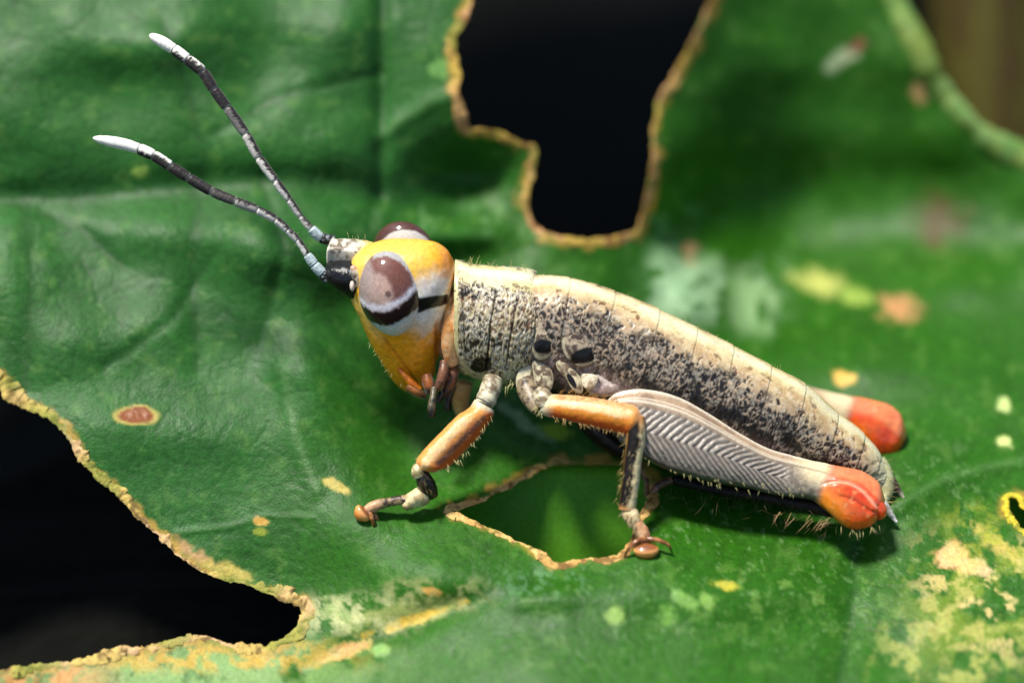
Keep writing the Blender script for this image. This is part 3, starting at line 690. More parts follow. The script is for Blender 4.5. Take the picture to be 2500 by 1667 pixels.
# vertex plate between the antennae and the black frons below it
def rect_tube(rows, n=60, nt=48, power=5.0):
    """rows: x, y centre px, w, half height px, half width units"""
    R = np.array(rows, float); t = np.concatenate([[0], np.cumsum(np.maximum(np.hypot(np.diff(R[:, 0]), np.diff(R[:, 1])), 1))]); q = np.linspace(0, t[-1], n); S = spl(t, R, q)
    C = P(S[:, 0], S[:, 1], S[:, 2]); ph = np.linspace(0, 2 * np.pi, nt, endpoint=False); c, s = np.cos(ph), np.sin(ph)
    c = np.sign(c) * np.abs(c) ** (2 / power); s = np.sign(s) * np.abs(s) ** (2 / power)
    return C[:, None] + (S[:, 3] / 100)[:, None, None] * c[None, :, None] * np.array([0.05, .87, .5]) + S[:, 4][:, None, None] * s[None, :, None] * Lh
Vf = rect_tube([(935,628,.55,12,.34),(890,616,.55,18,.34),(850,612,.5,20,.31),(815,612,.45,21,.28),(803,614,.45,20,.27),(800,615,.45,11,.16)], power=6.0)
f1 = fbm(Vf * 6, 4, 5, .6); fx = Vf[..., 0] * 100 + 1250; fy = 833 - Vf[..., 1] * 100
cf = mix(lin(214, 208, 190), lin(120, 106, 88), sm(.45, .62, f1) * sm(802, 815, fx)); cf = mix(cf, lin(228, 196, 96), sm(870, 915, fx))
Vf = Vf + .05 * (f1[..., None] - .5) * np.array([0, .8, .5])
ring_obj('vertex_plate', Vf, M_pale, head, cf)
Vf = rect_tube([(892,690,.85,40,.42),(872,686,.88,44,.42),(845,678,.86,38,.40),(815,668,.82,27,.34),(795,664,.82,15,.22)], power=2.6)
f1 = fbm(Vf * 7, 4, 6, .6); fx = Vf[..., 0] * 100 + 1250
cf = mix(lin(12, 10, 10), lin(30, 27, 27), sm(.45, .65, f1)); cf = mix(cf, lin(200, 180, 150), sm(862, 880, fx) * sm(.5, .6, f1) * .8)
Vf = Vf + .06 * (f1[..., None] - .5) * np.array([-.3, .5, .8])
ring_obj('frons', Vf, M_black, head, cf)
Vf, x, y, z = ellipsoid(P(863, 657, 1.22), np.eye(3), (.085, .1, .07), 16, 20); ring_obj('ocellus', Vf, M_pale, head, lin(206, 160, 130))
Vf, x, y, z = ellipsoid(P(860, 698, 1.28), np.eye(3), (.06, .13, .1), 16, 20); ring_obj('pale_ridge', Vf, M_pale, head, lin(226, 206, 190))

# --- compound eyes
def eye(c, e1, e3, rad, nearside):
    e1, e3 = nrm(np.array(e1)), nrm(np.array(e3)); e2 = nrm(np.cross(e1, e3)); e1 = np.cross(e3, e2)
    V, x, y, z = ellipsoid(c, (e2, e1, e3), rad, 90, 140)
    V = V + (e2 * rad[0])[None, None] * (-.16 * (y < 0) * x * y * y)[..., None]
    jn = (fbm(V * 9, 4, 15, .7) - .5); j2 = fbm(V * np.array([40, 14, 20]), 2, 16) - .5
    yy = y + .16 * jn
    if nearside:
        yu = -.34 + .34 * x * x + .06 * x; yl = -.68 + .30 * x * x + .05 * x
        rr = np.hypot(x, y); ur = x + .55 * y
        c_ = mix(lin(150, 134, 128), lin(180, 146, 130), np.exp(-((x - .05) / .5) ** 2 - ((y - .15) / .5) ** 2))
        br = sm(.35, .55, np.hypot((x + .1) / 1.0, (y - .15) / .95) + .2 * ur + .1 * jn) * sm(-.05, .2, ur)
        c_ = mix(c_, lin(108, 62, 48), br * .95)
        c_ = mix(c_, lin(176, 172, 168), sm(.88, .93, rr + .10 * jn) * sm(.12, .3, ur) * sm(-.1, .1, y))
        c_ = mix(c_, lin(226, 222, 230), np.exp(-((yy - yu - .09) / .085) ** 2) * .9)
        c_ = mix(c_, lin(36, 14, 12), sm(yu + .02, yu - .03, yy) * 1.0)
        c_ = mix(c_, lin(200, 204, 200), sm(yl + .03, yl - .03, yy))
        c_ = mix(c_, lin(70, 36, 30), (1 - sm(.6, 1.0, np.hypot((x - .13) / .12, (y - .06) / .10))) * .8)
        c_ = c_ * (1 + .5 * j2 * (yy > yu))[..., None]
    else:
        ex = V[..., 0] * 100 + 1250; ey = 833 - V[..., 1] * 100; c_ = mix(lin(206, 202, 196), lin(84, 50, 42), sm(.88, .93, np.hypot((ex - 990) / 80, (ey - 628) / 74) + .06 * jn))
    return ring_obj('compound_eye', V, M_eye, head, c_)
eye(P(952, 717, 1.17), (-.17, .95, .24), (-.16, -.16, .97), (.755, 1.03, .60), True)
eye(P(988, 622, -.62), (-.10, .80, .55), (.18, .62, -.75), (.80, .95, .52), False)
# orange-brown socket ring behind the near eye
Vr = []
e1 = nrm(np.array((-.17, .93, .32))); e3 = nrm(np.array((-.10, -.30, .95))); e2 = nrm(np.cross(e1, e3)); e1 = np.cross(e3, e2)
# --- mouthparts
def blob(name, pts, rad, cols, parent, mat, ns=40, nt=28, seed=1, flat=1.0, amp=.03, side=None):
    V, q, ph = tube([P(*p) for p in pts], rad, ns, nt, flat=flat, side=side, rad_t=np.linspace(0, 1, len(rad)))
    V[0] = V[0].mean(0) + (V[0] - V[0].mean(0)) * .3; V[-1] = V[-1].mean(0) + (V[-1] - V[-1].mean(0)) * .3
    n = fbm(V * 7, 4, seed, .6); C = V.mean(1, keepdims=True); V = V + nrm(V - C) * (amp * (n[..., None] - .5))
    c = mix(cols[0], cols[1], sm(.4, .62, n))
    if len(cols) > 2: c = mix(c, cols[2], np.broadcast_to(sm(.55, .85, q)[:, None], n.shape))
    return ring_obj(name, V, mat, parent, c)
blob('clypeus', [(974,900,.55),(992,922,.56),(1012,942,.56),(1028,952,.54)], [.05,.09,.10,.07], (lin(236,140,16), lin(206,110,24)), head, M_orange, seed=2, flat=1.5)
blob('labrum', [(994,942,.55),(1014,956,.56),(1042,968,.54)], [.09,.11,.07], (lin(150,90,36), lin(110,66,30), lin(60,40,24)), head, M_leg, seed=3, flat=1.6)
blob('mandible', [(1040,915,.6),(1046,938,.66),(1052,962,.66)], [.12,.14,.10], (lin(150,84,30), lin(100,60,28), lin(40,24,16)), head, M_leg, seed=4, flat=1.3)
blob('maxilla', [(1084,880,.6),(1082,908,.72),(1072,938,.74),(1062,954,.72)], [.09,.12,.11,.07], (lin(120,76,46), lin(76,48,32)), head, M_leg, seed=5)
blob('maxilla', [(1105,880,.3),(1104,915,.4),(1092,950,.4),(1078,970,.4)], [.13,.15,.14,.08], (lin(150,90,44), lin(90,54,32), lin(50,34,24)), head, M_leg, seed=6)
blob('palp', [(1060,945,.85),(1057,970,.95),(1053,1000,1.0),(1053,1020,1.0)], [.095,.085,.10,.11,.075], (lin(90,80,56), lin(40,38,26), lin(18,18,12)), head, M_black, seed=7)
blob('palp', [(1106,940,.2),(1098,966,.2),(1092,990,.2),(1096,1004,.2)], [.10,.09,.09,.10,.07], (lin(80,66,46), lin(40,36,26), lin(20,18,14)), head, M_black, seed=8)
blob('palp', [(1080,955,.5),(1074,970,.5),(1068,982,.5)], [.09,.08,.07], (lin(50,36,24), lin(24,20,14)), head, M_black, seed=9)
# soft neck skin between cheek and shield
blob('neck_membrane', [(1102,722,.62),(1098,780,.80),(1094,840,.74),(1106,895,.5)], [.08,.14,.17,.15], (lin(226,176,120), lin(206,140,70)), gh, M_leg, seed=11, flat=.6)
# --- antennae
AA = [(816,588,.1),(783,580,.25),(759,558,.35),(734,529,.4),(706,488,.5),(673,443,.55),(632,386,.6),(600,329,.6),(555,264,.6),(522,219,.6),(494,176,.6),(457,146,.6),(424,121,.6),(365,85,.6)]
AR = [.105,.10,.08,.09,.10,.106,.112,.118,.122,.126,.13,.133,.138,.14,.05]
AB = [(800,684,.9),(787,668,.95),(767,646,1.0),(750,622,1.05),(726,586,1.1),(702,562,1.15),(673,537,1.2),(628,513,1.25),(575,492,1.3),(518,468,1.3),(461,435,1.3),(416,407,1.3),(375,380,1.3),(339,364,1.3),(227,337,1.3)]
def antenna(pts, pale0, flip):
    pp = P(*np.array(pts, float).T); n = len(pp)
    t = np.concatenate([[0], np.cumsum(np.linalg.norm(np.diff(pp, axis=0), axis=1))])
    rt = np.interp(np.linspace(0, 1, 15), np.linspace(0, 1, len(AR)), AR); root = None
    allq = np.linspace(0, 1, 15)
    for i in range(n - 1):
        qq = np.linspace(t[i], t[i + 1], 26); C = spl(t, pp, qq); last = i == n - 2
        T = nrm(np.gradient(C, axis=0)); S = nrm(np.cross(T, np.array([0, 0, 1.0]))); N = np.cross(S, T); f = np.linspace(0, 1, 26)
        if last: R = .142 * np.sqrt(np.clip(1 - (np.clip((f - .35) / .65, 0, 1)) ** 2.2, 0.01, 1)) * (0.9 + .1 * sm(0, .3, f))
        else:
            R = np.interp(qq / t[-1], allq, rt) * (1 - .22 * (1 - sm(0, .09, f)) - .22 * sm(.92, 1, f) + .05 * np.sin(f * np.pi))
        if i < pale0: R = R * 1.25
        ph = np.linspace(0, 2 * np.pi, 20, endpoint=False)
        V = C[:, None] + R[:, None, None] * (np.cos(ph)[None, :, None] * S[:, None] + np.sin(ph)[None, :, None] * N[:, None])
        nz = fbm(V * np.array([22, 22, 22]) + i * 5, 3, 91, .65); nb = fbm(V * 3.0, 2, 92)
        V = V + nrm(V - C[:, None]) * (.018 * (nz[..., None] - .5))
        frost_side = np.cos(ph)[None] * flip + .25 * np.sin(ph)[None]  # side of the segment that carries the pale frosting
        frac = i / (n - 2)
        frost = sm(-.25, .45, frost_side + (nz - .5) * 1.6) * (1 - sm(.42, .66, frac)) * .92
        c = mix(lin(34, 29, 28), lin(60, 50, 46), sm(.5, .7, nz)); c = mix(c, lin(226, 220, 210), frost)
        c = mix(c, lin(200, 196, 184), (1 - sm(.02, .09, f))[:, None] * .7 * np.ones((1, 20)))
        if i < pale0: c = mix(lin(190, 206, 206), lin(150, 160, 160), sm(.45, .65, nz))
        if i == 0 and flip < 0: c = mix(lin(24, 22, 22), lin(170, 176, 180), sm(.55, .7, nz))
        tipm = 1.0 if last else (sm(.15, .55, np.cos(ph)[None] * flip * -1 + (nz - .45) * 1.6 + (.5 if i == n - 3 else -.35)) if i in (n - 3, n - 4) else 0.0)
        c = mix(c, lin(244, 240, 226), tipm * np.ones((26, 20)))
        if root is None: root = ring_obj('antenna', V, M_ant, gh, c)
        else: ring_obj('antenna_segment', V, M_ant, root, c)
    # short stiff hairs
    k = rng.integers(0, 60, 70); C = spl(t, pp, np.linspace(t[3], t[-1] * .98, 60))[k]
    d = nrm(rng.normal(size=(70, 3)) * np.array([1, 1, .5])); bristles('bristles', C + d * .09, d, .09, .006, M_hair, root, lin(190, 190, 150))
    return root
a1_ = antenna(AA, 2, -1); a1_['label'] = 'upper antenna, black and white banded with a white tip'
a2_ = antenna(AB, 3, -1); a2_['label'] = 'lower antenna, dark with grey frosting and a white tip'

# --- legs
ORL, ORD, LIT = lin(226, 150, 70), lin(216, 96, 18), lin(244, 226, 186)
def foot(parent, pads, claws, seed):
    for c, ax, rad in pads:
        V, x, y, z = ellipsoid(P(*c), [nrm(np.array(a, float)) for a in ax], rad, 40, 48)
        V = V + (nrm(np.array(ax[1], float)) * -.10)[None, None] * (1 - (x * x + z * z))[..., None] * (y < 0)[..., None]     # hollow sole
        cc = mix(lin(140, 84, 44), lin(216, 130, 56), sm(.6, -.2, y)); cc = mix(cc, lin(226, 160, 90), sm(.75, 1.0, np.hypot(x, z)))
        ring_obj('foot_pad', V, M_knee, parent, cc)
    for pts in claws: blob('claw', pts, [.055, .06, .05, .035, .008], (lin(176, 120, 70), lin(120, 76, 40), lin(30, 16, 10)), parent, M_orange, seed=seed + 1, amp=.005, nt=12)

def femur_tube(name, st, wc, th, paint, parent, seed):
    V, q, ph, g_, f_ = two_edge(st, 160, 90, wc, th, power=2.2)
    n1_, n2_ = fbm(V * 3, 3, seed), fbm(V * np.array([9, 9, 9]), 4, seed + 1, .6)
    V = V + nrm(V - f_['C'][:, None]) * (.02 * (n2_[..., None] - .5))
    yy = np.broadcast_to(np.cos(ph), n1_.shape); s_ = np.broadcast_to((q / q[-1])[:, None], n1_.shape)
    return V, ring_obj(name, V, M_leg, parent, paint(s_, yy, n1_, n2_)), f_
# front leg
def p_front(s, y, a, b):
    c = mix(ORD, ORL, sm(-.3, .4, y + (a - .5) * .5)); c = mix(c, lin(240, 206, 150), sm(.3, .6, y + (b - .5) * .5) * (1 - sm(.8, .95, y)) * sm(.1, .3, s) * .8)  # cream streak on the upper side is a painted highlight
    st = np.exp(-((y - .02) / .22) ** 2) * sm(.06, .16, s) * (1 - sm(.84, .92, s)) * sm(.30, .5, b + .1); c = mix(c, lin(84, 54, 52), st * .85)
    c = mix(c, lin(216, 206, 170), 1 - sm(.0, .10, s)); return mix(c, lin(206, 130, 60), sm(.93, 1, s) * .6)
Vfl, fl_leg, ffr = femur_tube('front_leg', [(1160,975,1205,1000),(1150,990,1205,1010),(1120,1012,1180,1052),(1070,1062,1132,1103),(1030,1105,1090,1142),(1017,1124,1072,1148),(1018,1142,1058,1154)],
    [.95,1.0,1.1,1.25,1.35,1.4,1.4], [.26,.27,.27,.26,.26,.26,.18], p_front, gh, 21)
blob('coxa', [(1204,925,.7),(1198,948,.85),(1188,972,.95),(1180,990,1.0)], [.24,.26,.24,.22], (lin(206,198,166), lin(120,104,80)), fl_leg, M_pale, seed=22)
blob('trochanter', [(1194,962,.96),(1183,982,1.0)], [.22,.26,.24], (lin(206,198,170), lin(150,136,110)), fl_leg, M_pale, seed=23)
blob('knee_joint', [(1026,1136,1.42),(1020,1152,1.45),(1024,1166,1.45)], [.14,.16,.13], (lin(206,196,150), lin(150,136,90)), fl_leg, M_pale, seed=24)
blob('tibia', [(1028,1152,1.42),(1036,1172,1.35),(1048,1196,1.2),(1052,1210,1.1)], [.15,.20,.21,.17], (lin(20,16,12), lin(60,48,30), lin(34,28,18)), fl_leg, M_black, seed=25, amp=.05)
blob('tarsus', [(1046,1200,1.15),(1022,1214,1.2),(1000,1226,1.25),(985,1240,1.25)], [.16,.24,.2,.08], (lin(214,200,150), lin(170,150,104)), fl_leg, M_pale, seed=26, amp=.08)
blob('tarsus', [(1012,1218,1.25),(970,1222,1.25),(930,1230,1.27),(890,1246,1.3)], [.12,.12,.11,.14,.10], (lin(160,136,100), lin(50,38,26), lin(196,150,110)), fl_leg, M_pale, seed=27, amp=.04)
foot(fl_leg, [((886,1252,1.34), ((.62,-.78,.1),(.78,.6,.2),(-.2,0,1)), (.23,.12,.18))], [[(900,1248,1.35),(908,1264,1.4),(912,1280,1.35),(916,1294,1.25)], [(908,1248,1.2),(918,1262,1.2),(922,1278,1.15),(920,1290,1.1)]], 28)
# middle leg
def p_mid(s, y, a, b):
    c = mix(lin(220, 84, 12), lin(232, 146, 46), sm(-.3, .35, y + (a - .5) * .4)); c = mix(c, lin(240, 216, 160), sm(.35, .6, y + (b - .5) * .4) * (1 - sm(.75, .95, s)) * .8)  # cream along the upper half is painted highlight
    c = mix(c, lin(206, 140, 80), sm(.72, .92, y) * .6); c = mix(c, lin(216, 206, 170), 1 - sm(.0, .16, s)); return mix(c, lin(226, 170, 104), sm(.86, .97, s) * .6)
Vml, ml, mfr = femur_tube('middle_leg', [(1322,972,1318,1008),(1335,966,1330,1014),(1375,964,1370,1022),(1430,969,1425,1036),(1490,978,1480,1050),(1530,986,1518,1058),(1556,996,1538,1062),(1566,1012,1552,1056),(1570,1026,1562,1046)],
    [1.25,1.3,1.4,1.5,1.6,1.65,1.7,1.7,1.7], [.2,.24,.29,.31,.32,.32,.29,.2,.1], p_mid, gh, 31)
blob('coxa', [(1282,930,.7),(1292,960,.9),(1304,985,1.1),(1318,1000,1.2)], [.24,.27,.23,.18], (lin(150,132,104), lin(56,46,38)), ml, M_pale, seed=32)
blob('trochanter', [(1312,952,1.2),(1326,972,1.28),(1332,992,1.3)], [.16,.23,.22], (lin(206,196,164), lin(130,112,86)), ml, M_pale, seed=33)
Vt, qt, pt_ = tube([P(*p) for p in [(1552,1016,1.75),(1553,1060,1.78),(1546,1120,1.82),(1538,1190,1.86),(1530,1246,1.88)]], [.2,.225,.205,.205,.2], 90, 40)
nz = fbm(Vt * 9, 4, 35, .6); sd_ = Vt[..., 0] - Vt.mean(1, keepdims=True)[..., 0]
ct = mix(lin(18, 13, 10), lin(206, 190, 146), sm(-.03, .06, sd_ + .22 * (nz - .5) - .03 - .06 * (1 - sm(.2, .5, qt))[:, None] + .05 * (sm(.8, .95, qt))[:, None]))
ct = mix(ct, lin(206, 140, 76), (1 - sm(.0, .22, qt))[:, None] * sm(.02, .10, sd_)); ct = mix(ct, lin(206, 150, 80), (1 - sm(-.215, -.185, sd_)) * .7); ct = mix(ct, lin(206, 150, 90), sm(.93, 1, qt)[:, None] * np.ones((1, 40)) * .8)
ring_obj('tibia', Vt + .02 * (nz[..., None] - .5), M_shin, ml, ct)
blob('tarsus', [(1530,1240,1.88),(1540,1256,1.9),(1552,1276,1.92)], [.17,.19,.15], (lin(226,206,160), lin(190,160,110)), ml, M_pale, seed=36, amp=.06)
blob('tarsus', [(1548,1268,1.9),(1562,1290,1.92),(1574,1312,1.92),(1578,1322,1.92)], [.14,.155,.17,.12], (lin(216,176,130), lin(180,130,90)), ml, M_pale, seed=37, amp=.04)
foot(ml, [((1577,1341,2.1), ((1,0,0),(0,.9,.4),(0,-.4,.9)), (.31,.14,.22))], [[(1576,1314,2.05),(1553,1322,2.15),(1534,1340,2.15),(1523,1362,2.05)], [(1578,1314,2.05),(1606,1318,2.1),(1632,1330,2.1),(1643,1354,2.0)]], 38)
# far front and middle legs, partly seen behind the body
blob('front_leg', [(1135,930,-.4),(1125,975,-.6),(1128,1010,-.8)], [.2,.22,.16], (lin(216,170,110), lin(206,150,90)), gh, M_leg, seed=41)
fm = blob('middle_leg', [(1420,1010,-.9),(1470,1060,-1.0),(1530,1110,-1.1)], [.28,.3,.2], (lin(40,28,20), lin(26,20,16)), gh, M_black, seed=42)
blob('tibia', [(1545,1112,-1.1),(1580,1180,-.9),(1578,1215,-.8)], [.1,.08,.07], (lin(140,100,66), lin(90,60,40)), fm, M_leg, seed=43)

# hind legs
HSt = np.array([(1478,988,1488,1024),(1500,966,1512,1078),(1545,953,1556,1110),(1600,955,1618,1142),(1662,972,1690,1165),(1734,1012,1762,1180),(1807,1059,1830,1192),(1880,1097,1895,1208),(1935,1113,1945,1214),
       (1985,1126,1985,1222),(2040,1135,2020,1250),(2095,1146,2058,1282),(2130,1162,2094,1292),(2152,1190,2138,1270),(2160,1215,2154,1246)], float)
HT = [.2,.34,.42,.46,.46,.43,.38,.30,.27,.34,.42,.46,.44,.34,.15]
def hind(st, wc, mirror, label):
    V, q, ph, g_, f_ = two_edge(st, 430, 180, wc, HT, theta=-9 * mirror, power=2.15)
    C = f_['C'][:, None]; s_ = np.broadcast_to(q[:, None], V.shape[:2]); y = np.broadcast_to(np.cos(ph), V.shape[:2]); out = np.broadcast_to(-np.sin(ph) * mirror, V.shape[:2])
    a, b = fbm(V * 2.5, 3, 45), fbm(V * 9, 4, 46, .6)
    L_ = q[-1]; sn = s_ / L_; knee = sm(.76, .80, sn + .02 * (a - .5) - .02 * y)
    y0 = -.24 + .05 * sn; panel = sm(.18, .4, out) * (1 - sm(.40, .48, y + .08 * sn)) * sm(-.93, -.82, y) * sm(.06, .12, sn) * (1 - sm(.60, .68, sn))
    phs = (s_ - np.where(y > y0, 100, 60) * np.abs(y - y0)) / 19.0 + .8 * (a - .5)
    ridge = np.abs((phs % 1) * 2 - 1); ridge = sm(.05, .8, ridge)
    lines = sum(np.exp(-((y - yy_ + .1 * sn) / wd_) ** 2) * am_ for yy_, wd_, am_ in ((.56, .035, 1.0), (.68, .03, .7), (.93, .04, 1.0))) * sm(.1, .3, out + .3) * (1 - knee)
    dsp = panel * (.034 * (ridge - .5) * (.5 + b) - .03) + .055 * lines + .014 * (b - .5)
    # knee: crescent groove
    kx = (sn - .865) / .115; crescent = np.exp(-((y - (.30 - .55 * kx ** 2)) / .07) ** 2) * knee * sm(.2, .5, out) * sm(.74, .80, sn)
    lobe_ = sm(.25, -.05, y - (.30 - .55 * kx ** 2)) * knee * sm(.2, .5, out) * (1 - sm(.95, 1.0, sn)) * sm(.76, .82, sn)
    cres2 = np.exp(-((y - (-.12 - .5 * (kx - .15) ** 2)) / .05) ** 2) * knee * sm(.3, .6, out) * sm(.82, .86, sn)
    dsp = dsp - .06 * crescent + .07 * lobe_ - .03 * cres2 + knee * .05 * (a - .5)
    V = V + nrm(V - C) * dsp[..., None]
    c = mix(lin(122, 110, 96), lin(154, 142, 124), sm(.4, .6, b))
    top_ = sm(.42, .5, y + .08 * sn) * (1 - knee); c = mix(c, mix(lin(168, 140, 110), lin(140, 114, 88), sm(.45, .6, a)), top_ * .9)
    c = mix(c, lin(226, 214, 190), np.clip(lines, 0, 1) * .9)
    c = mix(c, mix(lin(96, 86, 78), lin(160, 150, 136), ridge * (.3 + 1.2 * b)), panel * .9)
    c = mix(c, lin(60, 50, 46), (1 - sm(-.95, -.80, y)) * (1 - knee) * .8)  # thigh underside darkened in the colour as shade
    c = mix(c, lin(226, 206, 160), sm(.66, .74, sn) * (1 - knee) * sm(-.5, .2, y) * .8)
    kc = mix(lin(220, 66, 6), lin(226, 88, 14), sm(.4, .6, a)); kc = mix(kc, lin(238, 144, 36), sm(.5, -.6, y) * (1 - sm(.82, .92, sn)) * .8)
    kc = mix(kc, lin(232, 150, 98), sm(.34, .60, y + .4 * kx ** 2) * .6); kc = mix(kc, lin(210, 52, 4), lobe_ * sm(-.5, .2, y) * .6); kc = mix(kc, lin(246, 206, 166), crescent * .55); kc = mix(kc, lin(176, 40, 8), cres2 * .6); kc = mix(kc, lin(246, 190, 120), sm(.60, .72, b) * lobe_ * .35)
    c = mix(c, kc, knee)
    leg = ring_obj('hind_leg', V, M_knee if False else M_femur, gh, c); leg['label'] = label
    # the knee's faces get the glossier skin
    leg.data.materials.append(M_knee); nt2 = 180; k0 = int(430 * .775)
    mi = np.zeros(len(leg.data.polygons), np.int32); mi[k0 * nt2:429 * nt2] = 1; mi[-nt2:] = 1
    leg.data.polygons.foreach_set('material_index', mi)
    return leg, V, f_
hl, VH, hfr = hind(HSt, [1.25,1.28,1.3,1.3,1.3,1.28,1.26,1.25,1.25,1.25,1.28,1.3,1.3,1.3,1.3], 1, 'near hind leg with herringbone thigh and red-orange knee')
off = np.array([52, -166, 52, -166]); st2 = HSt + off
st2[9:] += (st2[9:] - st2[9:].mean(0)) * .0
hf, _, _ = hind(st2, -1.45, -1, 'far hind leg, only its knee showing past the abdomen')
# the knee's hooked tip lobes
blob('knee_lobe', [(2128,1222,1.52),(2142,1236,1.52),(2148,1252,1.50),(2136,1264,1.46)], [.10,.17,.16,.08], (lin(208,48,6), lin(220,76,16)), hl, M_knee, seed=47)
blob('knee_lobe', [(2050,1240,1.55),(2075,1262,1.58),(2095,1280,1.54),(2112,1276,1.50)], [.10,.15,.14,.06], (lin(216,76,6), lin(210,56,6)), hl, M_knee, seed=48)
def hind_shank(leg, dx, dy, wz):
    blob('tibia', [(2082+dx,1268+dy,wz),(2000+dx,1252+dy,wz-.1),(1880+dx,1228+dy,wz-.3),(1750+dx,1206+dy,wz-.45),(1640+dx,1182+dy,wz-.5)], [.17,.15,.13,.12,.12], (lin(44,32,24), lin(22,16,13), lin(20,16,13)), leg, M_shin, seed=49, ns=80)
    blob('tarsus', [(1640+dx,1182+dy,wz-.5),(1610+dx,1196+dy,wz-.4),(1590+dx,1216+dy,wz-.3)], [.11,.10,.08], (lin(120,84,60), lin(80,56,40)), leg, M_black, seed=50)
    n = 12; t = np.linspace(.08, .95, n); r = P(2082 + dx - 442 * t, 1268 + dy - 86 * t + 6, wz - .5 * t); d = np.tile([.35, -.55, .5], (n, 1)) + rng.normal(size=(n, 3)) * .12
    bristles('spines', r, d, .24, .02, M_hair, leg, lin(60, 44, 34), bend=.1)
hind_shank(hl, 0, -12, 1.1)
# --- tail: cerci and anal plates
blob('cercus', [(2158,1150,.15),(2180,1178,.2),(2200,1206,.22),(2214,1228,.22)], [.14,.13,.09,.05,.02], (lin(90,70,58), lin(60,46,38), lin(206,196,170)), gh, M_pale, seed=55)
blob('cercus', [(2154,1228,.7),(2166,1244,.75),(2178,1260,.75),(2190,1276,.75)], [.12,.10,.07,.03], (lin(150,140,130), lin(190,186,180), lin(216,212,206)), gh, M_pale, seed=56)
blob('tail_plate', [(2140,1120,.1),(2158,1165,.2),(2162,1205,.3),(2154,1230,.4)], [.2,.24,.2,.08], (lin(196,196,150), lin(170,166,120)), gh, M_pale, seed=57)

# --- bristles
def along(pts_px, n, spread, direction, length, rad, parent, colr, dsp=.35, name='bristles'):
    p = np.array(pts_px, float); t = np.concatenate([[0], np.cumsum(np.linalg.norm(np.diff(p[:, :2], axis=0), axis=1))]); q = rng.uniform(0, t[-1], n); c = spl(t, p, q)
    R = P(c[:, 0], c[:, 1], c[:, 2]) + rng.normal(size=(n, 3)) * spread; d = np.tile(direction, (n, 1)) + rng.normal(size=(n, 3)) * dsp
    return bristles(name, R, d, length * rng.uniform(.5, 1.3, n), rad, M_hair, parent, colr)
PALE_H = lin(226, 214, 150)
along([(1118,640,.4),(1200,655,.5),(1300,664,.5)], 34, .03, (.25, .9, .3), .2, .007, pron, PALE_H)
along([(1310,670,.4),(1500,718,.4),(1700,806,.4),(1880,896,.4),(2040,1008,.4),(2140,1105,.3)], 120, .03, (.45, .8, .3), .12, .006, body, PALE_H)
along([(2150,1130,.3),(2165,1190,.4),(2160,1240,.6)], 34, .06, (.9, -.05, .2), .42, .006, body, lin(190, 176, 110), .4)
along([(2050,1285,1.6),(2098,1294,1.6),(2150,1270,1.6)], 14, .03, (.15, -.9, .3), .26, .007, hl, PALE_H, .35)
along([(1570,1118,1.75),(1716,1172,1.75),(1850,1196,1.75),(1970,1208,1.75)], 30, .02, (.25, -.9, .35), .15, .008, hl, PALE_H, .3)
along([(1700,1165,1.85),(1850,1178,1.85),(1960,1190,1.85)], 12, .03, (.2, -.8, .5), .14, .008, hl, PALE_H, .2)
along([(1640,1195,.9),(1800,1222,1.0),(1950,1258,1.1),(2050,1284,1.2)], 60, .14, (-.45, -.6, .3), .4, .005, hl, lin(120, 100, 74), .6)
along([(2030,1268,1.7),(1960,1262,1.6),(1900,1250,1.5)], 16, .05, (-.7, -.5, .3), .42, .008, hl, lin(206, 170, 120), .25)
along([(1160,1010,1.25),(1090,1080,1.4),(1020,1120,1.5)], 14, .03, (-.85, -.35, .2), .2, .008, fl_leg, PALE_H, .2)
along([(1196,1018,1.2),(1140,1098,1.35),(1080,1148,1.45)], 26, .03, (.25, -.9, .2), .2, .008, fl_leg, PALE_H, .25)
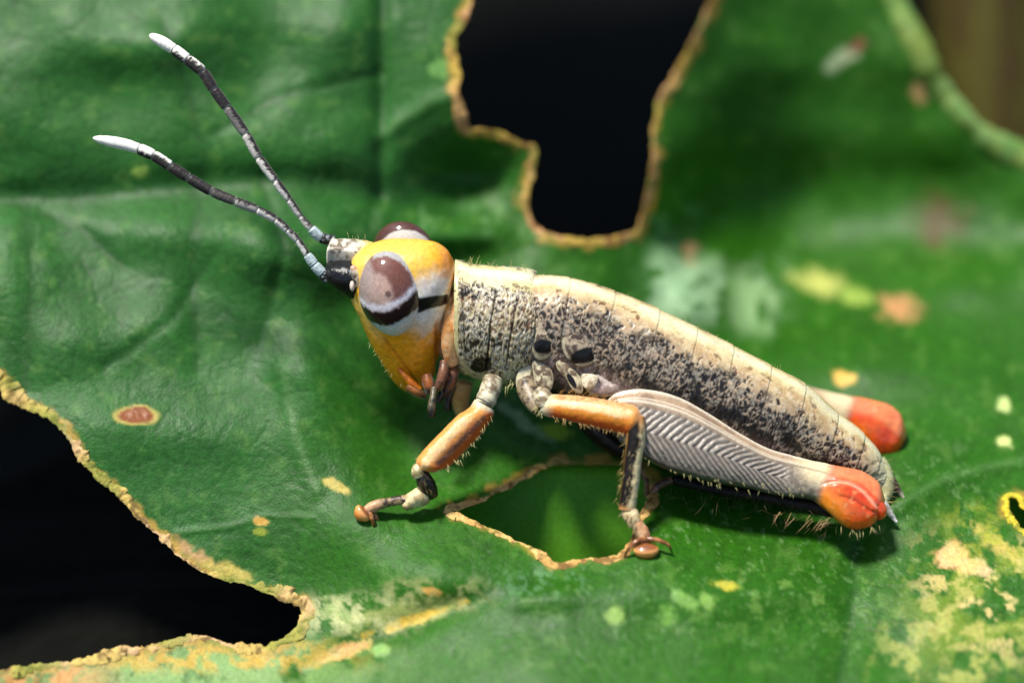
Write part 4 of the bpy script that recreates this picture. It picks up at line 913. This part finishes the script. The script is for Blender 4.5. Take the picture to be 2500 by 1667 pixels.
along([(1030,1156,1.58),(1048,1200,1.4)], 26, .05, (.35, -.8, .4), .2, .007, fl_leg, lin(110, 96, 60), .3)
along([(1360,966,1.65),(1440,970,1.75),(1520,984,1.85)], 60, .05, (.55, .6, .45), .17, .007, ml, lin(226, 170, 90), .3)
along([(1330,1016,1.5),(1430,1036,1.7),(1530,1062,1.8)], 46, .03, (.2, -.85, .3), .13, .007, ml, lin(226, 190, 120), .35)
along([(1528,1060,1.9),(1518,1150,1.95),(1508,1230,2.0)], 24, .03, (-.35, -.85, .3), .18, .006, ml, lin(206, 176, 110), .3)
along([(1552,1070,2.0),(1542,1160,2.05),(1532,1235,2.05)], 40, .06, (-.3, -.8, .5), .18, .006, ml, lin(196, 170, 120), .3)
along([(1528,1252,2.05),(1548,1276,2.08)], 50, .05, (-.1, -.9, .4), .2, .008, ml, lin(226, 206, 160), .3)
along([(1310,990,1.35),(1320,1010,1.35)], 14, .05, (-.4, -.8, .3), .2, .007, ml, PALE_H, .3)
along([(1255,936,1.2),(1240,940,1.2)], 8, .04, (-.4, -.9, .2), .3, .007, pron, PALE_H, .2)
along([(850,590,.5),(905,596,.5)], 8, .03, (-.1, .95, .2), .2, .007, head, PALE_H, .2)
along([(900,830,.5),(950,905,.5),(985,940,.5)], 12, .03, (-.6, -.5, .2), .13, .007, head, PALE_H, .3)

# ----------------------------------------------------------------- olive stem far behind, top right
stm = empty('plant_stem', P(2420, 900, -15)); tag(stm, 'blurred olive-brown plant stem behind the upper right leaf edge', 'stem')
V, q_, p_ = tube([P(2440, 1500, -16), P(2430, 600, -15), P(2400, 0, -14.5), P(2370, -900, -14)], [2.2, 2.0, 1.9, 1.8], 80, 40)
nz = fbm(V * np.array([1.5, .4, 1.5]), 4, 99)
ring_obj('stalk', V, M_stem, stm, mix(lin(78, 72, 14), lin(66, 52, 12), sm(.4, .6, nz)))
V, q_, p_ = tube([P(2385, -420, -14.2), P(2383, -470, -14.2)], [1.9, 2.15, 1.9], 20, 40); ring_obj('node', V, M_stem, stm, lin(130, 110, 34))
